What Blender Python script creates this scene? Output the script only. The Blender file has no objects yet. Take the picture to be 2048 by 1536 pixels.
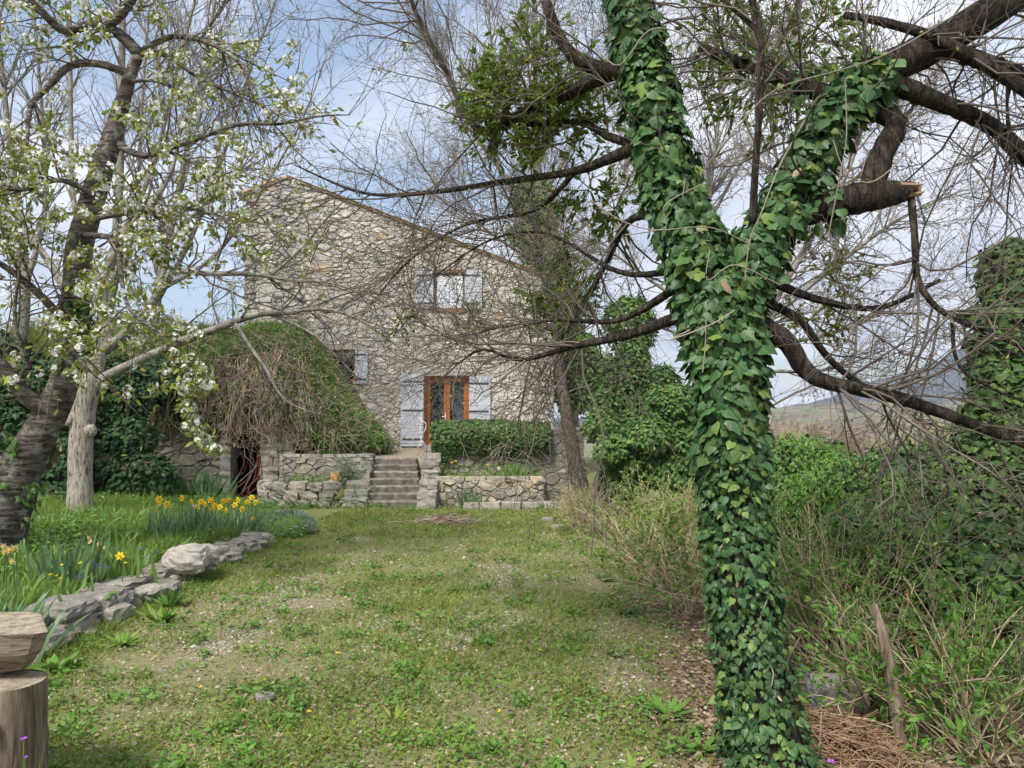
import bpy, math, random
import numpy as np
from mathutils import Matrix, Vector
random.seed(5)
HAZE = True
rng = np.random.default_rng(11)
SC = bpy.context.scene
COL = SC.collection

# ------------------------------------------------------------------ camera, sky, sun, exposure
F = 1480.0                       # focal length in pixels of the 2048 px wide photograph
CH = 1.75                        # eye height
PITCH = math.atan(80 / F)
cam_data = bpy.data.cameras.new('camera')
cam = bpy.data.objects.new('camera', cam_data)
COL.objects.link(cam)
cam_data.sensor_width = 36.0
cam_data.lens = 36.0 * F / 2048.0
cam_data.clip_start = 0.05
cam_data.clip_end = 30000
cam.location = (0, 0, CH)
cam.rotation_euler = (math.pi / 2 + PITCH, 0, 0)
SC.camera = cam

SUN_EL, SUN_AZ = math.radians(54), math.radians(208)   # azimuth clockwise from +Y (behind the viewer, to the left)
world = bpy.data.worlds.new('World')
SC.world = world
world.use_nodes = True
wn, wl = world.node_tree.nodes, world.node_tree.links
wn.clear()
def W(t, **kw):
    n = wn.new(t)
    for k, v in kw.items():
        setattr(n, k, v)
    return n
sky = W('ShaderNodeTexSky', sky_type='NISHITA', sun_disc=False)
sky.sun_elevation = SUN_EL
sky.sun_rotation = SUN_AZ
sky.air_density = 1.2
sky.dust_density = 1.5
tc = W('ShaderNodeTexCoord')
sep = W('ShaderNodeSeparateXYZ'); wl.new(tc.outputs['Generated'], sep.inputs[0])
zz = W('ShaderNodeMath', operation='MAXIMUM'); wl.new(sep.outputs['Z'], zz.inputs[0]); zz.inputs[1].default_value = 0.0
za = W('ShaderNodeMath', operation='ADD'); wl.new(zz.outputs[0], za.inputs[0]); za.inputs[1].default_value = 0.22
dv = W('ShaderNodeVectorMath', operation='DIVIDE'); wl.new(tc.outputs['Generated'], dv.inputs[0])
cx = W('ShaderNodeCombineXYZ')
for i in range(3): wl.new(za.outputs[0], cx.inputs[i])
wl.new(cx.outputs[0], dv.inputs[1])
mp = W('ShaderNodeMapping'); wl.new(dv.outputs[0], mp.inputs[0])
mp.inputs['Location'].default_value = (4.6, 0.4, 0.0)
mp.inputs['Scale'].default_value = (1.0, 0.8, 0.5)
n1 = W('ShaderNodeTexNoise'); n1.inputs['Scale'].default_value = 1.15; n1.inputs['Detail'].default_value = 7; n1.inputs['Roughness'].default_value = .52; n1.inputs['Distortion'].default_value = .35
wl.new(mp.outputs[0], n1.inputs['Vector'])
cr = W('ShaderNodeValToRGB'); wl.new(n1.outputs['Fac'], cr.inputs[0])
cr.color_ramp.elements[0].position = .33; cr.color_ramp.elements[0].color = (0.05, 0.05, 0.05, 1)
cr.color_ramp.elements[1].position = .48; cr.color_ramp.elements[1].color = (1, 1, 1, 1)
n2 = W('ShaderNodeTexNoise'); n2.inputs['Scale'].default_value = 2.1; n2.inputs['Detail'].default_value = 5
wl.new(mp.outputs[0], n2.inputs['Vector'])
cc = W('ShaderNodeValToRGB'); wl.new(n2.outputs['Fac'], cc.inputs[0])
cc.color_ramp.elements[0].position = .33; cc.color_ramp.elements[0].color = (3.7, 3.95, 4.6, 1)
cc.color_ramp.elements[1].position = .66; cc.color_ramp.elements[1].color = (7.6, 7.6, 7.7, 1)
mx = W('ShaderNodeMix', data_type='RGBA')
wl.new(cr.outputs[0], mx.inputs[0]); wl.new(sky.outputs[0], mx.inputs[6]); wl.new(cc.outputs[0], mx.inputs[7])
bg = W('ShaderNodeBackground'); bg.inputs[1].default_value = 0.1
wl.new(mx.outputs[2], bg.inputs[0])
wo = W('ShaderNodeOutputWorld'); wl.new(bg.outputs[0], wo.inputs[0])

world.cycles.sampling_method = 'MANUAL'; world.cycles.sample_map_resolution = 512
sl = bpy.data.lights.new('sun', 'SUN')
sun = bpy.data.objects.new('sun', sl)
COL.objects.link(sun)
sl.energy = 3.0
sl.angle = math.radians(15)
sl.color = (1.0, .95, .87)
sd = Vector((math.sin(SUN_AZ) * math.cos(SUN_EL), math.cos(SUN_AZ) * math.cos(SUN_EL), math.sin(SUN_EL)))
sun.rotation_euler = sd.to_track_quat('Z', 'Y').to_euler()
sun.location = sd * 60
vs = SC.view_settings
vs.view_transform = 'Standard'; vs.look = 'None'; vs.exposure = 1.05; vs.gamma = 1.0; vs.use_curve_mapping = False
SC.cycles.max_bounces = 4
SC.cycles.diffuse_bounces = 2
SC.cycles.debug_use_spatial_splits = True
SC.cycles.use_adaptive_sampling = True
SC.cycles.adaptive_threshold = 0.05
SC.cycles.transparent_max_bounces = 6
SC.cycles.use_denoising = True

# ------------------------------------------------------------------ helpers: space
cP, sP = math.cos(PITCH), math.sin(PITCH)
def at(px, py, Y):
    """world point that photo pixel (px,py) shows at distance Y"""
    x = (px - 1024) / F; z = (768 - py) / F
    t = Y / (cP - sP * z)
    return np.array([x * t, Y, CH + (sP + cP * z) * t])
def nrm(v):
    return v / np.maximum(np.linalg.norm(v, axis=-1, keepdims=True), 1e-9)
def sstep(a, b, x):
    t = np.clip((x - a) / (b - a), 0, 1)
    return t * t * (3 - 2 * t)
_h = np.random.default_rng(3).random((256, 256))
def vnoise(x, y):
    x = np.asarray(x, float); y = np.asarray(y, float)
    i, j = np.floor(x).astype(int), np.floor(y).astype(int)
    f, g = x - i, y - j
    f = f * f * (3 - 2 * f); g = g * g * (3 - 2 * g)
    a = _h[i % 256, j % 256]; b = _h[(i + 1) % 256, j % 256]; c = _h[i % 256, (j + 1) % 256]; d = _h[(i + 1) % 256, (j + 1) % 256]
    return (a * (1 - f) + b * f) * (1 - g) + (c * (1 - f) + d * f) * g
def fbm(x, y, o=4):
    s, a, t = 0, .5, 0
    for k in range(o):
        s = s + a * vnoise(x * 2 ** k + 17 * k, y * 2 ** k + 31 * k); t += a; a *= .5
    return s / t

# ------------------------------------------------------------------ helpers: meshes
class Buf:
    """collects vertices and faces, then becomes one mesh"""
    def __init__(s):
        s.V = []; s.L = []; s.S = []; s.U = []; s.n = 0
    def add(s, V, faces, uv=None):
        """faces: (k,m) int array or list of such arrays"""
        V = np.asarray(V, float).reshape(-1, 3)
        if not isinstance(faces, list): faces = [faces]
        for f in faces:
            f = np.asarray(f, int)
            if f.size == 0: continue
            s.L.append((f + s.n).ravel()); s.S.append(np.full(len(f), f.shape[1]))
        s.V.append(V); s.n += len(V)
        s.U.append(np.zeros((len(V), 3)) if uv is None else np.asarray(uv, float).reshape(-1, 3))
        return s
    def poly(s, V, faces):
        for f in faces:
            s.L.append(np.asarray(f, int) + s.n); s.S.append(np.array([len(f)]))
        V = np.asarray(V, float).reshape(-1, 3)
        s.V.append(V); s.n += len(V); s.U.append(np.zeros((len(V), 3)))
        return s
    def box(s, a, b):
        x0, y0, z0 = a; x1, y1, z1 = b
        V = [(x0,y0,z0),(x1,y0,z0),(x1,y1,z0),(x0,y1,z0),(x0,y0,z1),(x1,y0,z1),(x1,y1,z1),(x0,y1,z1)]
        return s.add(V, np.array([(0,3,2,1),(4,5,6,7),(0,1,5,4),(1,2,6,5),(2,3,7,6),(3,0,4,7)]))
    def mesh(s, name, m, smooth=False, uv=False):
        me = bpy.data.meshes.new(name)
        if s.n:
            V = np.concatenate(s.V).astype(np.float32); L = np.concatenate(s.L).astype(np.int32); S = np.concatenate(s.S).astype(np.int32)
            me.vertices.add(len(V)); me.vertices.foreach_set('co', V.ravel())
            me.loops.add(len(L)); me.loops.foreach_set('vertex_index', L)
            me.polygons.add(len(S)); me.polygons.foreach_set('loop_start', np.concatenate([[0], np.cumsum(S)[:-1]]).astype(np.int32))
            me.polygons.foreach_set('use_smooth', np.full(len(S), smooth))
            if uv:
                at_ = me.attributes.new('luv', 'FLOAT_VECTOR', 'POINT')
                at_.data.foreach_set('vector', np.concatenate(s.U).astype(np.float32).ravel())
            me.update(calc_edges=True)
        if m: me.materials.append(m)
        return me
    def build(s, name, m, parent=None, smooth=False, uv=False, stuff=False):
        return link(name, s.mesh(name, m, smooth, uv), parent, stuff=stuff)
def link(name, me, parent=None, M=None, stuff=False):
    o = bpy.data.objects.new(name, me)
    COL.objects.link(o)
    if parent is not None:
        o.parent = parent
        o.matrix_parent_inverse = Matrix.Translation(-Vector(parent.get('base', (0, 0, 0))))
    if M is not None: o.matrix_basis = M
    if stuff: o['kind'] = 'stuff'
    return o
def tag(o, label, cat, group=None):
    o['label'] = label; o['category'] = cat
    if group: o['group'] = group
    return o
def thing(name, label, cat, base=(0, 0, 0), group=None):
    o = bpy.data.objects.new(name, None)
    COL.objects.link(o)
    o.empty_display_size = .2
    o.location = [float(v) for v in base]
    o['base'] = [float(v) for v in base]
    return tag(o, label, cat, group)
def struct(o):
    o['kind'] = 'structure'; return o

def spline(pts, n):
    """Catmull-Rom through rows of (x,y,z,r)"""
    P = np.asarray(pts, float)
    d = np.concatenate([[0], np.cumsum(np.linalg.norm(np.diff(P[:, :3], axis=0), axis=1))])
    t = np.linspace(0, d[-1], n)
    i = np.clip(np.searchsorted(d, t, side='right') - 1, 0, len(P) - 2)
    f = ((t - d[i]) / np.maximum(d[i + 1] - d[i], 1e-9))[:, None]
    p1, p2 = P[i], P[i + 1]
    p0 = P[np.maximum(i - 1, 0)]; p3 = P[np.minimum(i + 2, len(P) - 1)]
    R = .5 * (2 * p1 + (p2 - p0) * f + (2 * p0 - 5 * p1 + 4 * p2 - p3) * f ** 2 + (3 * p1 - p0 - 3 * p2 + p3) * f ** 3)
    R[:, 3:] = p1[:, 3:] * (1 - f) + p2[:, 3:] * f
    return R
def limb(px, n=16, jit=0.0):
    """list of (px,py,Y,r) -> (n,4)"""
    A = spline([list(at(a, b, y)) + [r] for a, b, y, r in px], n)
    if jit:
        A[1:-1, :3] += rng.normal(0, jit, (n - 2, 3))
    return A
def frames(P):
    T = np.empty_like(P)
    T[:, 1:-1] = P[:, 2:] - P[:, :-2]; T[:, 0] = P[:, 1] - P[:, 0]; T[:, -1] = P[:, -1] - P[:, -2]
    T = nrm(T)
    D = nrm(P[:, -1] - P[:, 0])
    ref = np.where(np.abs(D[:, 2:3]) < .8, np.array([[0, 0, 1.]]), np.array([[.3, 1., 0]]))
    A = nrm(np.cross(T, ref[:, None, :])); B = np.cross(T, A)
    return T, A, B
def tubes(buf, P, R, sides=3, cap=False, bumpy=0):
    P = np.asarray(P, float); R = np.asarray(R, float)
    if P.ndim == 2: P = P[None]; R = R[None]
    K, n, _ = P.shape
    if K == 0: return
    T, A, B = frames(P)
    a = np.arange(sides) * 2 * np.pi / sides
    rr = R[:, :, None]
    if bumpy:
        rr = rr * (1 + bumpy * rng.normal(0, 1, (K, n, sides)))
    V = P[:, :, None, :] + (A[:, :, None, :] * np.cos(a)[None, None, :, None] + B[:, :, None, :] * np.sin(a)[None, None, :, None]) * rr[..., None]
    k = np.arange(K)[:, None, None] * n * sides; i = np.arange(n - 1)[None, :, None] * sides; j = np.arange(sides)[None, None, :]
    jn = (j + 1) % sides
    f = np.stack([k + i + j, k + i + jn, k + i + sides + jn, k + i + sides + j], -1).reshape(-1, 4)
    fs = [f]
    if cap:
        e = (np.arange(K)[:, None] * n * sides + (n - 1) * sides) + np.arange(sides)[None]
        fs.append(e)
        fs.append((np.arange(K)[:, None] * n * sides) + np.arange(sides)[None, ::-1])
    buf.add(V, fs)
def grow(P, R, count, L, ang, n=5, ratio=.6, rmax=1, tip=.35, up=0., gnarl=.18, tmin=.15, tmax=1., ymin=None, wl=True, rmin=.0015, bias=None):
    """child twigs for all polylines at once"""
    K, m, _ = P.shape
    ln = np.linalg.norm(np.diff(P, axis=1), axis=2).sum(1)
    w = ln / ln.sum() if wl else np.full(K, 1 / K)
    idx = rng.choice(K, count, p=w)
    t = rng.uniform(tmin, tmax, count) * (m - 1)
    i = np.minimum(t.astype(int), m - 2); f = (t - i)[:, None]
    base = P[idx, i] * (1 - f) + P[idx, i + 1] * f
    rad = R[idx, i] * (1 - f[:, 0]) + R[idx, i + 1] * f[:, 0]
    tg = nrm(P[idx, i + 1] - P[idx, i])
    pp = nrm(np.cross(tg, rng.normal(size=(count, 3))))
    a = np.radians(rng.uniform(ang[0], ang[1], count))[:, None]
    d = nrm(tg * np.cos(a) + pp * np.sin(a))
    if bias is not None: d = nrm(d + np.asarray(bias))
    ll = rng.uniform(L[0], L[1], count)
    C = np.empty((count, n, 3)); C[:, 0] = base
    for k in range(1, n):
        d = d + rng.normal(0, gnarl, (count, 3)); d[:, 2] += up
        d = nrm(d)
        C[:, k] = C[:, k - 1] + d * (ll / (n - 1))[:, None]
    r0 = np.clip(rad * ratio, rmin, rmax)
    CR = r0[:, None] * np.linspace(1, tip, n)[None]
    if ymin is not None:
        C[..., 1] = np.where(C[..., 1] < ymin, 2 * ymin - C[..., 1], C[..., 1])
    return C, CR
def stackl(limbs, n=16):
    """resample different limbs to one array"""
    A = np.stack([spline(l, n) for l in limbs])
    return A[..., :3], A[..., 3]
def ends(C, t0=.3, k=1):
    """k random points with directions on each polyline"""
    K, n, _ = C.shape
    idx = np.repeat(np.arange(K), k)
    t = rng.uniform(t0, .999, K * k) * (n - 1); i = t.astype(int); f = (t - i)[:, None]
    return C[idx, i] * (1 - f) + C[idx, i + 1] * f, nrm(C[idx, i + 1] - C[idx, i])

def basis(d, nn):
    """frames whose Y axis is d and Z axis near nn"""
    y = nrm(d); x = nrm(np.cross(y, nn)); z = np.cross(x, y)
    return np.stack([x, y, z], -1)            # columns
def place(buf, T, faces, pos, B, sc):
    """copies of template T (m,3)"""
    sc = np.asarray(sc, float)
    if sc.ndim == 1: sc = sc[:, None]
    V = np.einsum('kij,kmj->kmi', B, T[None] * (sc[:, None, :] if sc.shape[1] > 1 else sc[:, None, :])) + pos[:, None, :]
    m = len(T); o = np.arange(len(pos)) * m
    fs = [(np.asarray(f)[None] + o[:, None, None]).reshape(-1, np.asarray(f).shape[1]) for f in (faces if isinstance(faces, list) else [faces])]
    buf.add(V, fs, np.broadcast_to(T[None], V.shape))
CAMP = np.array([0, 0, CH])
def mat4(B, p, s):
    M = Matrix.Identity(4)
    s3 = np.broadcast_to(np.atleast_1d(s), (3,)) if np.size(s) == 1 else s
    for i in range(3):
        for j in range(3): M[i][j] = float(B[i, j] * s3[j])
        M[i][3] = float(p[i])
    return M
def scatter(name, T, faces, pos, B, sc, m, parent, nobj=300, rest=None, facing=None, smooth=True):
    """the nobj copies that show largest become parts of their own, the rest one part (stuff)"""
    sc = np.asarray(sc, float)
    s1 = sc if sc.ndim == 1 else sc.max(1)
    v = CAMP - pos; dist = np.linalg.norm(v, axis=1)
    score = s1 / np.maximum(dist, .3)
    q = at_px(pos)
    vis = (q[:, 0] > -10) & (q[:, 0] < 2058) & (q[:, 1] > -10) & (q[:, 1] < 1546)
    score = score * np.where(vis, 1, .01)
    if facing is not None:
        score = score * np.clip((facing * v / dist[:, None]).sum(1), .01, 1)
    order = np.argsort(-score)
    big, small = order[:nobj], order[nobj:]
    tmpl = Buf().add(T, faces, T).mesh(name, m, smooth, True)
    for i in big:
        link(name, tmpl, parent, mat4(B[i], pos[i], sc[i]))
    if len(small):
        b = Buf(); place(b, T, faces, pos[small], B[small], sc[small])
        b.build(rest or (name + '_mass'), m, parent, smooth, True, stuff=True)
def at_px(p):
    v = p - CAMP
    yc = v[:, 1] * cP + v[:, 2] * sP; zc = -v[:, 1] * sP + v[:, 2] * cP
    yc = np.where(yc < .05, .05, yc)
    return np.stack([1024 + F * v[:, 0] / yc, 768 - F * zc / yc], -1)

# leaf templates: stem at the origin, tip along +Y, upper side +Z
def leaf_tmpl(out, cy, fold=.25, curl=.0):
    o = np.array(out, float)
    full = np.concatenate([o, (o * [-1, 1])[::-1][1:-1]]) if o[0, 0] == 0 and o[-1, 0] == 0 else o
    V = np.concatenate([[[0, cy]], full])
    z = -fold * np.abs(V[:, 0]) - curl * V[:, 1] ** 2
    z[0] += .04
    n = len(full)
    f = np.array([[0, 1 + i, 1 + (i + 1) % n] for i in range(n)])[:, ::-1]
    return np.column_stack([V, z]), f
IVY = leaf_tmpl([(0, 0), (.28, -.13), (.52, .06), (.45, .30), (.42, .50), (.22, .66), (0, 1)], .3, .28, .12)
HEART = leaf_tmpl([(0, 0), (.34, -.17), (.50, .12), (.38, .48), (.16, .78), (0, 1)], .3, .22, .16)
IVY_S = leaf_tmpl([(0, 0), (.42, -.05), (.4, .45), (0, 1)], .35, .3, .1)
OVAL = leaf_tmpl([(0, 0), (.17, .25), (.19, .6), (0, 1)], .45, .3, .15)
OVAL_S = (np.array([(0, 0, 0), (.22, .5, -.05), (0, 1, -.12), (-.22, .5, -.05)]), np.array([(0, 1, 2, 3)]))
LANCE = leaf_tmpl([(0, 0), (.11, .3), (.1, .65), (0, 1)], .5, .3, .2)
BLADE = (np.array([(-.5, 0, 0), (.5, 0, 0), (.36, .55, .05), (-.36, .55, .05), (0, 1, .25)]), [np.array([(0, 1, 2, 3)]), np.array([(3, 2, 4)])])
def randdir(k, zlo=-1, zhi=1):
    z = rng.uniform(zlo, zhi, k); a = rng.uniform(0, 2 * np.pi, k); s = np.sqrt(1 - z * z)
    return np.stack([s * np.cos(a), s * np.sin(a), z], -1)

# ------------------------------------------------------------------ materials
class NT:
    def __init__(s, name):
        s.m = bpy.data.materials.new(name); s.m.use_nodes = True
        s.t = s.m.node_tree; s.t.nodes.clear()
        s.out = s.n('ShaderNodeOutputMaterial'); s.p = s.n('ShaderNodeBsdfPrincipled')
        s.l(s.p.outputs[0], s.out.inputs[0])
    def n(s, t, **kw):
        n = s.t.nodes.new(t)
        for k, v in kw.items(): setattr(n, k, v)
        return n
    def l(s, a, b): s.t.links.new(a, b)
    def v(s, x, sock):
        if isinstance(x, (int, float)): sock.default_value = x
        else: s.l(x, sock)
    def math(s, op, a, b=0.0, clamp=False):
        n = s.n('ShaderNodeMath', operation=op, use_clamp=clamp); s.v(a, n.inputs[0]); s.v(b, n.inputs[1]); return n.outputs[0]
    def pos(s, scale=(1, 1, 1)):
        g = s.n('ShaderNodeNewGeometry'); mp = s.n('ShaderNodeMapping'); s.l(g.outputs['Position'], mp.inputs[0]); mp.inputs['Scale'].default_value = scale
        return mp.outputs[0]
    def noise(s, scale, detail=3, rough=.55, vec=None, dist=0):
        n = s.n('ShaderNodeTexNoise'); n.inputs['Scale'].default_value = scale; n.inputs['Detail'].default_value = detail
        n.inputs['Roughness'].default_value = rough; n.inputs['Distortion'].default_value = dist
        s.l(vec if vec is not None else s.pos(), n.inputs['Vector']); return n.outputs['Fac']
    def ramp(s, fac, stops):
        n = s.n('ShaderNodeValToRGB'); s.l(fac, n.inputs[0]); e = n.color_ramp.elements
        while len(e) < len(stops): e.new(.5)
        for k, (p, c) in enumerate(stops):
            e[k].position = p; e[k].color = (*c, 1) if len(c) == 3 else c
        return n.outputs[0]
    def mix(s, fac, a, b, mode='MIX'):
        n = s.n('ShaderNodeMix', data_type='RGBA', blend_type=mode)
        s.v(fac, n.inputs[0])
        for x, k in ((a, 6), (b, 7)):
            if isinstance(x, tuple): n.inputs[k].default_value = (*x, 1)
            else: s.l(x, n.inputs[k])
        return n.outputs[2]
    def rnd(s):
        g = s.n('ShaderNodeNewGeometry'); o = s.n('ShaderNodeObjectInfo')
        return s.math('FRACT', s.math('ADD', g.outputs['Random Per Island'], o.outputs['Random']))
    def bump(s, h, strength, dist=.02):
        b = s.n('ShaderNodeBump'); b.inputs['Strength'].default_value = strength; b.inputs['Distance'].default_value = dist
        s.l(h, b.inputs['Height']); s.l(b.outputs[0], s.p.inputs['Normal'])
    def done(s, col, rough=.75, spec=.25, trans=0):
        if isinstance(col, tuple): s.p.inputs['Base Color'].default_value = (*col, 1)
        else: s.l(col, s.p.inputs['Base Color'])
        s.v(rough, s.p.inputs['Roughness']); s.p.inputs['Specular IOR Level'].default_value = spec
        if trans:
            tr = s.n('ShaderNodeBsdfTranslucent'); ms = s.n('ShaderNodeMixShader'); ms.inputs[0].default_value = trans
            if isinstance(col, tuple): tr.inputs[0].default_value = (*col, 1)
            else: s.l(col, tr.inputs[0])
            s.l(s.p.outputs[0], ms.inputs[1]); s.l(tr.outputs[0], ms.inputs[2]); s.l(ms.outputs[0], s.out.inputs[0])
        return s.m
def gray(c, k): return tuple(v * k for v in c)
def mat(name, cols, rough=.75, nscale=6., namt=.3, bump=0., bscale=40., trans=0, spec=.25, ndetail=3, bdist=.02):
    s = NT(name)
    c = s.ramp(s.rnd(), [(i / max(1, len(cols) - 1), k) for i, k in enumerate(cols)]) if len(cols) > 1 else None
    nz = s.ramp(s.noise(nscale, ndetail), [(.3, (1 - namt,) * 3), (.7, (1 + namt,) * 3)])
    base = s.mix(1.0, c if c is not None else cols[0], nz, 'MULTIPLY')
    if bump: s.bump(s.noise(bscale, 4), bump, bdist)
    return s.done(base, rough, spec, trans)
def leafmat(name, cols, rough=.45, trans=.22, spec=.35, veins=0, namt=.2, nscale=1.5):
    s = NT(name)
    c = s.ramp(s.rnd(), [(i / max(1, len(cols) - 1), k) for i, k in enumerate(cols)])
    nz = s.ramp(s.noise(nscale, 2), [(.3, (1 - namt,) * 3), (.7, (1 + namt,) * 3)])
    c = s.mix(1.0, c, nz, 'MULTIPLY')
    if veins:
        a = s.n('ShaderNodeAttribute', attribute_name='luv'); sp = s.n('ShaderNodeSeparateXYZ'); s.l(a.outputs['Vector'], sp.inputs[0])
        an = s.math('ARCTAN2', sp.outputs[0], s.math('ADD', sp.outputs[1], .04))
        k = s.math('COSINE', s.math('MULTIPLY', an, 2 * math.pi / .62))
        rr = s.math('POWER', s.math('ADD', s.math('MULTIPLY', sp.outputs[0], sp.outputs[0]), s.math('MULTIPLY', sp.outputs[1], sp.outputs[1])), .5)
        f = s.math('MULTIPLY', s.math('MULTIPLY', s.math('SUBTRACT', k, .9), 10, True), s.math('SUBTRACT', 1.0, rr, True))
        c = s.mix(s.math('MULTIPLY', f, veins), c, (.30, .38, .24))
    return s.done(c, rough, spec * .5, trans)

def stonemat(name, cols, lichen=.3, dark=.5):
    s = NT(name)
    c = s.ramp(s.rnd(), [(i / (len(cols) - 1), k) for i, k in enumerate(cols)])
    n = s.noise(9, 6, .65)
    c = s.mix(1.0, c, s.ramp(n, [(.25, (.62, .62, .62)), (.75, (1.3, 1.3, 1.3))]), 'MULTIPLY')
    c = s.mix(s.math('MULTIPLY', s.ramp(s.noise(3.3, 5, .7), [(.52, (0, 0, 0)), (.66, (1, 1, 1))]), dark), c, (.10, .095, .085))
    c = s.mix(s.math('MULTIPLY', s.ramp(s.noise(26, 4, .7), [(.58, (0, 0, 0)), (.68, (1, 1, 1))]), lichen), c, (.5, .5, .44))
    s.bump(s.noise(35, 6, .7), .5, .02)
    return s.done(c, .9, .15)
M = {}
M['ivy'] = leafmat('ivy_leaf', [(0.028, 0.078, 0.026), (0.047, 0.116, 0.035), (0.035, 0.092, 0.031), (0.071, 0.147, 0.042), (0.026, 0.068, 0.026), (0.050, 0.112, 0.035), (0.153, 0.224, 0.047), (0.033, 0.083, 0.028), (0.059, 0.130, 0.041)], .45, .15, .5, veins=.6)
M['ivy_far'] = leafmat('ivy_leaf_dull', [(.034, .075, .022), (.065, .125, .032), (.045, .09, .028), (.10, .17, .04), (.032, .068, .022)], .45, .15, .4)
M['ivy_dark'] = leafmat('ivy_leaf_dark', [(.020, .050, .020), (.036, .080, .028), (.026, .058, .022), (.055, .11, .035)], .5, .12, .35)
M['ivy_light'] = leafmat('ivy_leaf_light', [(.075, .15, .04), (.11, .20, .05), (.055, .12, .032), (.15, .23, .06)], .42, .2, .4)
M['mistle'] = leafmat('mistletoe_leaf', [(.12, .20, .032), (.18, .28, .045), (.14, .23, .038), (.25, .32, .065)], .5, .4, .3)
M['mistle_y'] = leafmat('mistletoe_leaf_yellow', [(.16, .18, .03), (.22, .23, .04), (.12, .15, .03)], .5, .25, .3)
M['young'] = leafmat('young_leaf', [(.19, .26, .045), (.25, .31, .055), (.30, .28, .07), (.17, .24, .045)], .5, .35, .3)
M['fresh'] = leafmat('fresh_leaf', [(.10, .22, .04), (.14, .28, .05), (.08, .18, .035), (.17, .28, .06)], .45, .3, .35)
M['bud'] = leafmat('leaf_bud', [(.22, .25, .06), (.28, .28, .09), (.30, .25, .13)], .6, .3, .2)
M['seed'] = leafmat('dry_seed', [(.34, .28, .2), (.42, .36, .28), (.3, .24, .17)], .8, .3, .1)
M['petal'] = leafmat('white_petal', [(.80, .80, .76), (.86, .85, .82), (.74, .75, .70)], .6, .3, .2, namt=.05)
M['blade'] = leafmat('grass_blade', [(.13, .22, .03), (.18, .27, .04), (.23, .26, .06), (.30, .26, .11), (.11, .19, .03), (.20, .29, .045)], .55, .3, .25, nscale=.9, namt=.3)
M['lush'] = leafmat('lush_grass', [(.12, .22, .035), (.17, .28, .045), (.23, .30, .07), (.10, .17, .03), (.27, .27, .11)], .5, .3, .3, nscale=.8, namt=.25)
M['weed'] = leafmat('weed_leaf', [(.10, .20, .03), (.14, .25, .04), (.18, .27, .055), (.22, .25, .075)], .5, .25, .3, nscale=.9)
M['iris'] = leafmat('iris_blade', [(.065, .125, .055), (.085, .155, .07), (.10, .18, .075)], .4, .2, .4)
M['iris_y'] = leafmat('iris_blade_green', [(.10, .20, .04), (.13, .24, .05), (.15, .25, .06)], .4, .25, .4)
M['silver'] = leafmat('silver_foliage', [(.24, .29, .22), (.30, .35, .28), (.19, .25, .17)], .7, .2, .2)
M['dead'] = leafmat('dead_leaf', [(.20, .135, .09), (.28, .20, .145), (.40, .32, .22), (.15, .10, .07), (.36, .29, .21)], .8, .1, .15)
M['yellow'] = leafmat('yellow_petal', [(.90, .66, .04), (.92, .72, .07)], .5, .3, .2, namt=.05)
M['orange'] = leafmat('orange_petal', [(.82, .33, .02), (.86, .40, .03)], .5, .3, .2, namt=.05)
M['cream'] = leafmat('cream_petal', [(.72, .62, .42), (.66, .52, .33)], .6, .3, .2, namt=.1)
M['blue'] = leafmat('blue_petal', [(.06, .07, .40), (.10, .10, .5)], .5, .2, .3)
M['violet'] = leafmat('violet_petal', [(.34, .08, .48), (.42, .12, .55)], .5, .25, .2)
M['lilac'] = leafmat('lilac_petal', [(.26, .22, .62), (.30, .27, .66)], .5, .25, .2)
M['twig'] = mat('grey_twig', [(.095, .078, .064), (.15, .125, .105), (.075, .06, .05)], .85, 4, .3)
M['twig_pale'] = mat('pale_grey_twig', [(.19, .17, .15), (.26, .235, .21), (.14, .125, .11)], .85, 3, .25)
M['twig_tan'] = mat('tan_stem', [(.36, .29, .17), (.46, .38, .25), (.27, .21, .13)], .85, 4, .3)
M['bramble'] = mat('bramble_stem', [(.20, .135, .10), (.32, .235, .18), (.44, .355, .28), (.15, .10, .075)], .85, 3, .3)
M['brown_twig'] = mat('brown_stick', [(.20, .12, .07), (.28, .18, .11), (.15, .09, .055)], .85, 6, .3)
M['vine'] = mat('pale_vine', [(.30, .26, .205), (.22, .19, .15)], .85, 6, .2)
M['dark_bark'] = None
def bark(name, c0, c1, c2, vs=(14, 14, 3), lich=.0, bumps=1.0, lichc=(.42, .43, .36)):
    s = NT(name)
    v = s.pos(vs)
    n = s.noise(1.0, 6, .7, v, .6)
    c = s.ramp(n, [(.38, c0), (.5, c1), (.62, c2)])
    if lich:
        c = s.mix(s.math('MULTIPLY', s.ramp(s.noise(7, 5, .7), [(.54, (0, 0, 0)), (.64, (1, 1, 1))]), lich), c, lichc)
    s.bump(n, bumps, .12)
    return s.done(c, .9, .15)
M['dark_bark'] = bark('dark_oak_bark', (.022, .017, .014), (.06, .045, .036), (.14, .112, .095), (26, 26, 6), .25, 1.0, (.14, .14, .08))
M['cherry_bark'] = bark('cherry_bark', (.05, .038, .034), (.13, .105, .09), (.26, .225, .20), (5, 5, 26), .75, .8)
M['white_bark'] = bark('whitewashed_bark', (.10, .08, .065), (.44, .39, .32), (.52, .47, .40), (34, 34, 6), .0, .7)
M['grey_bark'] = bark('pale_grey_bark', (.12, .105, .09), (.21, .19, .165), (.33, .305, .275), (9, 9, 5), .35, .5)
M['brown_bark'] = bark('brown_tree_bark', (.055, .042, .035), (.14, .11, .095), (.22, .185, .165), (22, 22, 6), .2, 1.0)
M['soil'] = mat('ivy_heart_shade', [(.10, .075, .05)], .95, 5, .4, .5, 30)  # dark brown inside the ivy masses, shade put into the colour
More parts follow.
